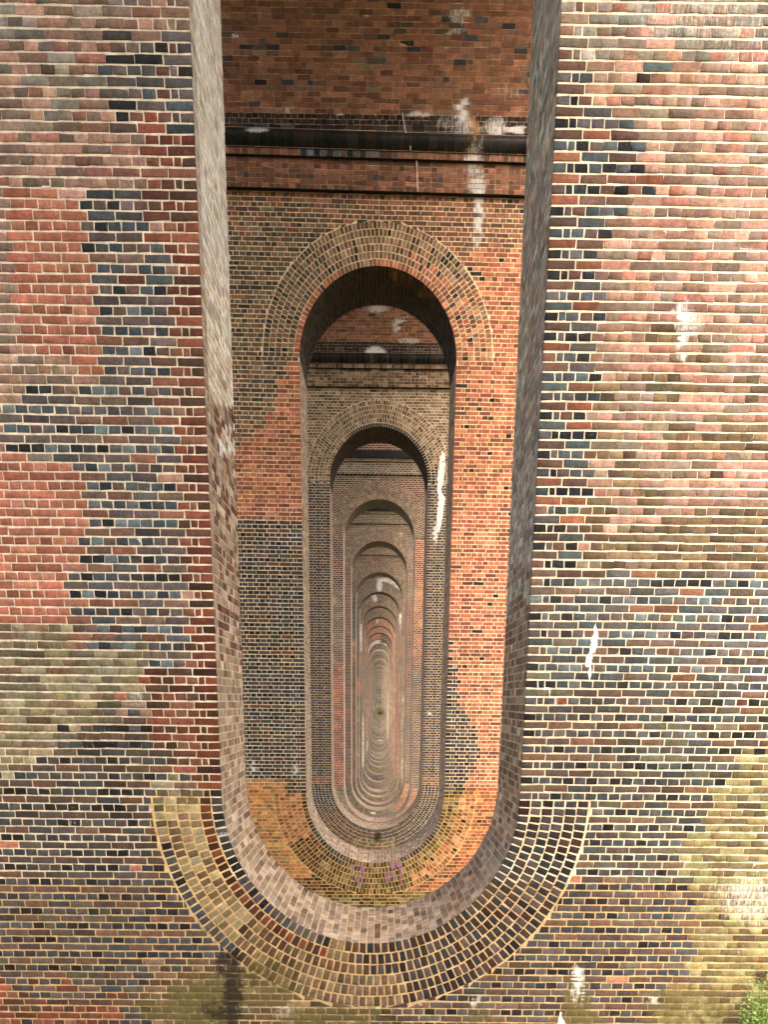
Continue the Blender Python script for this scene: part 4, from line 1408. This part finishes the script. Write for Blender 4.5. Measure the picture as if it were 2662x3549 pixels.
# ------------------------------------------------------------------ plants
def leafy(name, label, cat, c, size, nleaf, leaf, mat, stems=8, seed=1, group=None, up=.55):
    rr = np.random.default_rng(seed)
    r = root(name, label, cat, group)
    V, Fs, Vs, Fst = [], [], [], []
    for s in range(stems):
        base = np.array(c) + np.array([rr.uniform(-1, 1) * size[0] * (.42 if size[0] > 2 else .2), rr.normal(0, size[1] * .1), 0])
        tip = np.array(c) + np.array([rr.uniform(-1, 1) * size[0] * .5, rr.uniform(-1, .6) * size[1] * .5, size[2] * rr.uniform(up, 1.0)])
        mid = (base + tip) / 2 + rr.normal(0, size[0] * .06, 3)
        pts = [base + (mid - base) * t * 2 if t < .5 else mid + (tip - mid) * (t - .5) * 2 for t in np.linspace(0, 1, 7)]
        for i_, (p, q) in enumerate(zip(pts[:-1], pts[1:])):
            k = len(Vs); w_ = leaf * .12 * (1 - i_ / 9)
            for pt in (p, q):
                for an in (0, 2.1, 4.2): Vs.append(pt + w_ * np.array([math.cos(an), math.sin(an), 0]))
            for e in range(3): Fst.append([k + e, k + (e + 1) % 3, k + 3 + (e + 1) % 3, k + 3 + e])
        for l in range(nleaf // stems):
            t = rr.uniform(.2, 1.0)
            p = (base * (1 - t) + tip * t) if rr.random() < .5 else pts[min(6, int(t * 6))]
            p = p + rr.normal(0, 1, 3) * np.array(size) * .09
            d = rr.normal(0, 1, 3); d[2] = abs(d[2]) * .3; d /= np.linalg.norm(d)
            s_ = np.cross(d, rr.normal(0, 1, 3)); s_ /= np.linalg.norm(s_)
            nn = np.cross(d, s_)
            L_ = leaf * rr.uniform(.6, 1.3)
            k = len(V)
            V += [p, p + d * L_ * .45 + s_ * L_ * .28, p + d * L_ + nn * L_ * .15, p + d * L_ * .45 - s_ * L_ * .28]
            Fs.append([k, k + 1, k + 2, k + 3])
    link('stem', mesh_from('stem', np.array(Vs), [np.array(Fst)], None, M_STEM), r)
    link('foliage', mesh_from('foliage', np.array(V), [np.array(Fs)], None, mat), r)
    return r


p = unproj(2640, 3560, dist(1) - .22)
leafy('leafy_shrub', 'bright green leafy shrub at the foot of the wall in the bottom right corner', 'shrub', (p[0] + .02, p[1], p[2] - .35), (.66, .30, .92), 2200, .034, M_LEAF, 24, 3)
for k_, (x_, wd, hh, lb) in enumerate([(585, .20, .16, 'low green weeds at the wall foot, leftmost tuft at the bottom edge'), (745, .12, .17, 'small green weed below the dark damp stain at the bottom edge'),
                                       (925, .12, .10, 'tiny green weed at the bottom edge, right of the dark stain'), (1200, .1, .09, 'faint green weed at the bottom edge under the middle of the ring'),
                                       (2215, .2, .1, 'thin green weed at the bottom edge left of the leafy shrub')]):
    p = unproj(x_, 3560, dist(1) - .06)
    leafy('weed', lb, 'weed', (p[0], p[1], p[2] - .06), (wd, .08, hh), 60, .022, M_LEAF, 5, 20 + k_, 'weeds along the foot of the nearest pier', .7)

yb = dist(23) + 5.0
p = unproj(1319, 2478, yb)
leafy('yellow_bush', 'yellow-green bush far away inside the smallest openings', 'bush', (p[0], yb, p[2] - .3), (3.2, 1.6, 2.7), 800, .34, M_YLEAF, 18, 5, None, .35)
r = root('streak_stem', 'thin dark upright streak behind the far yellow-green bush, added as a stem', 'streak')  # invented stem in place of the dark drain streak
pb = unproj(1319, 2460, yb + 1.6); pt = unproj(1318, 2378, yb + 1.6)
V, Fs = [], []
for i_, t in enumerate(np.linspace(0, 1, 9)):
    c = pb * (1 - t) + pt * t + np.array([.04 * math.sin(t * 7), 0, 0])
    for an in range(6): V.append(c + (.07 - .03 * t) * np.array([math.cos(an * PI / 3), math.sin(an * PI / 3), 0]))
    if i_:
        for an in range(6): Fs.append([(i_ - 1) * 6 + an, (i_ - 1) * 6 + (an + 1) % 6, i_ * 6 + (an + 1) % 6, i_ * 6 + an])
link('streak_shaft', mesh_from('streak_shaft', np.array(V), [np.array(Fs)], [True], M_STREAK), r)
V, Fs = [], []
rr = np.random.default_rng(9)
for b_ in range(10):
    t = rr.uniform(.35, .95); c = pb * (1 - t) + pt * t; s = rr.choice([-1, 1])
    e = c + np.array([s * rr.uniform(.3, .7), rr.uniform(-.3, .3), rr.uniform(.3, .7)])
    k = len(V)
    V += [c, c + (0, 0, .04), e]; Fs.append([k, k + 1, k + 2])
link('streak_spurs', mesh_from('streak_spurs', np.array(V), [np.array(Fs)], None, M_STREAK), r)

# hillside abutment behind the last pier
v, f = box_vf(XC - 7, XC + 7, dist(NP) + PITCH, dist(NP) + PITCH + 2, -4, ZS + RB + 1.3)
o = link('abutment', mesh_from('abutment', v, [f], None, M_FAR, pick('tan_reveal', 8, .03), np.zeros((8, 4)), UV=v[:, [0, 2]]), None)
o['label'] = 'plain brown brick abutment closing the far end of the viaduct'; o['category'] = 'abutment'
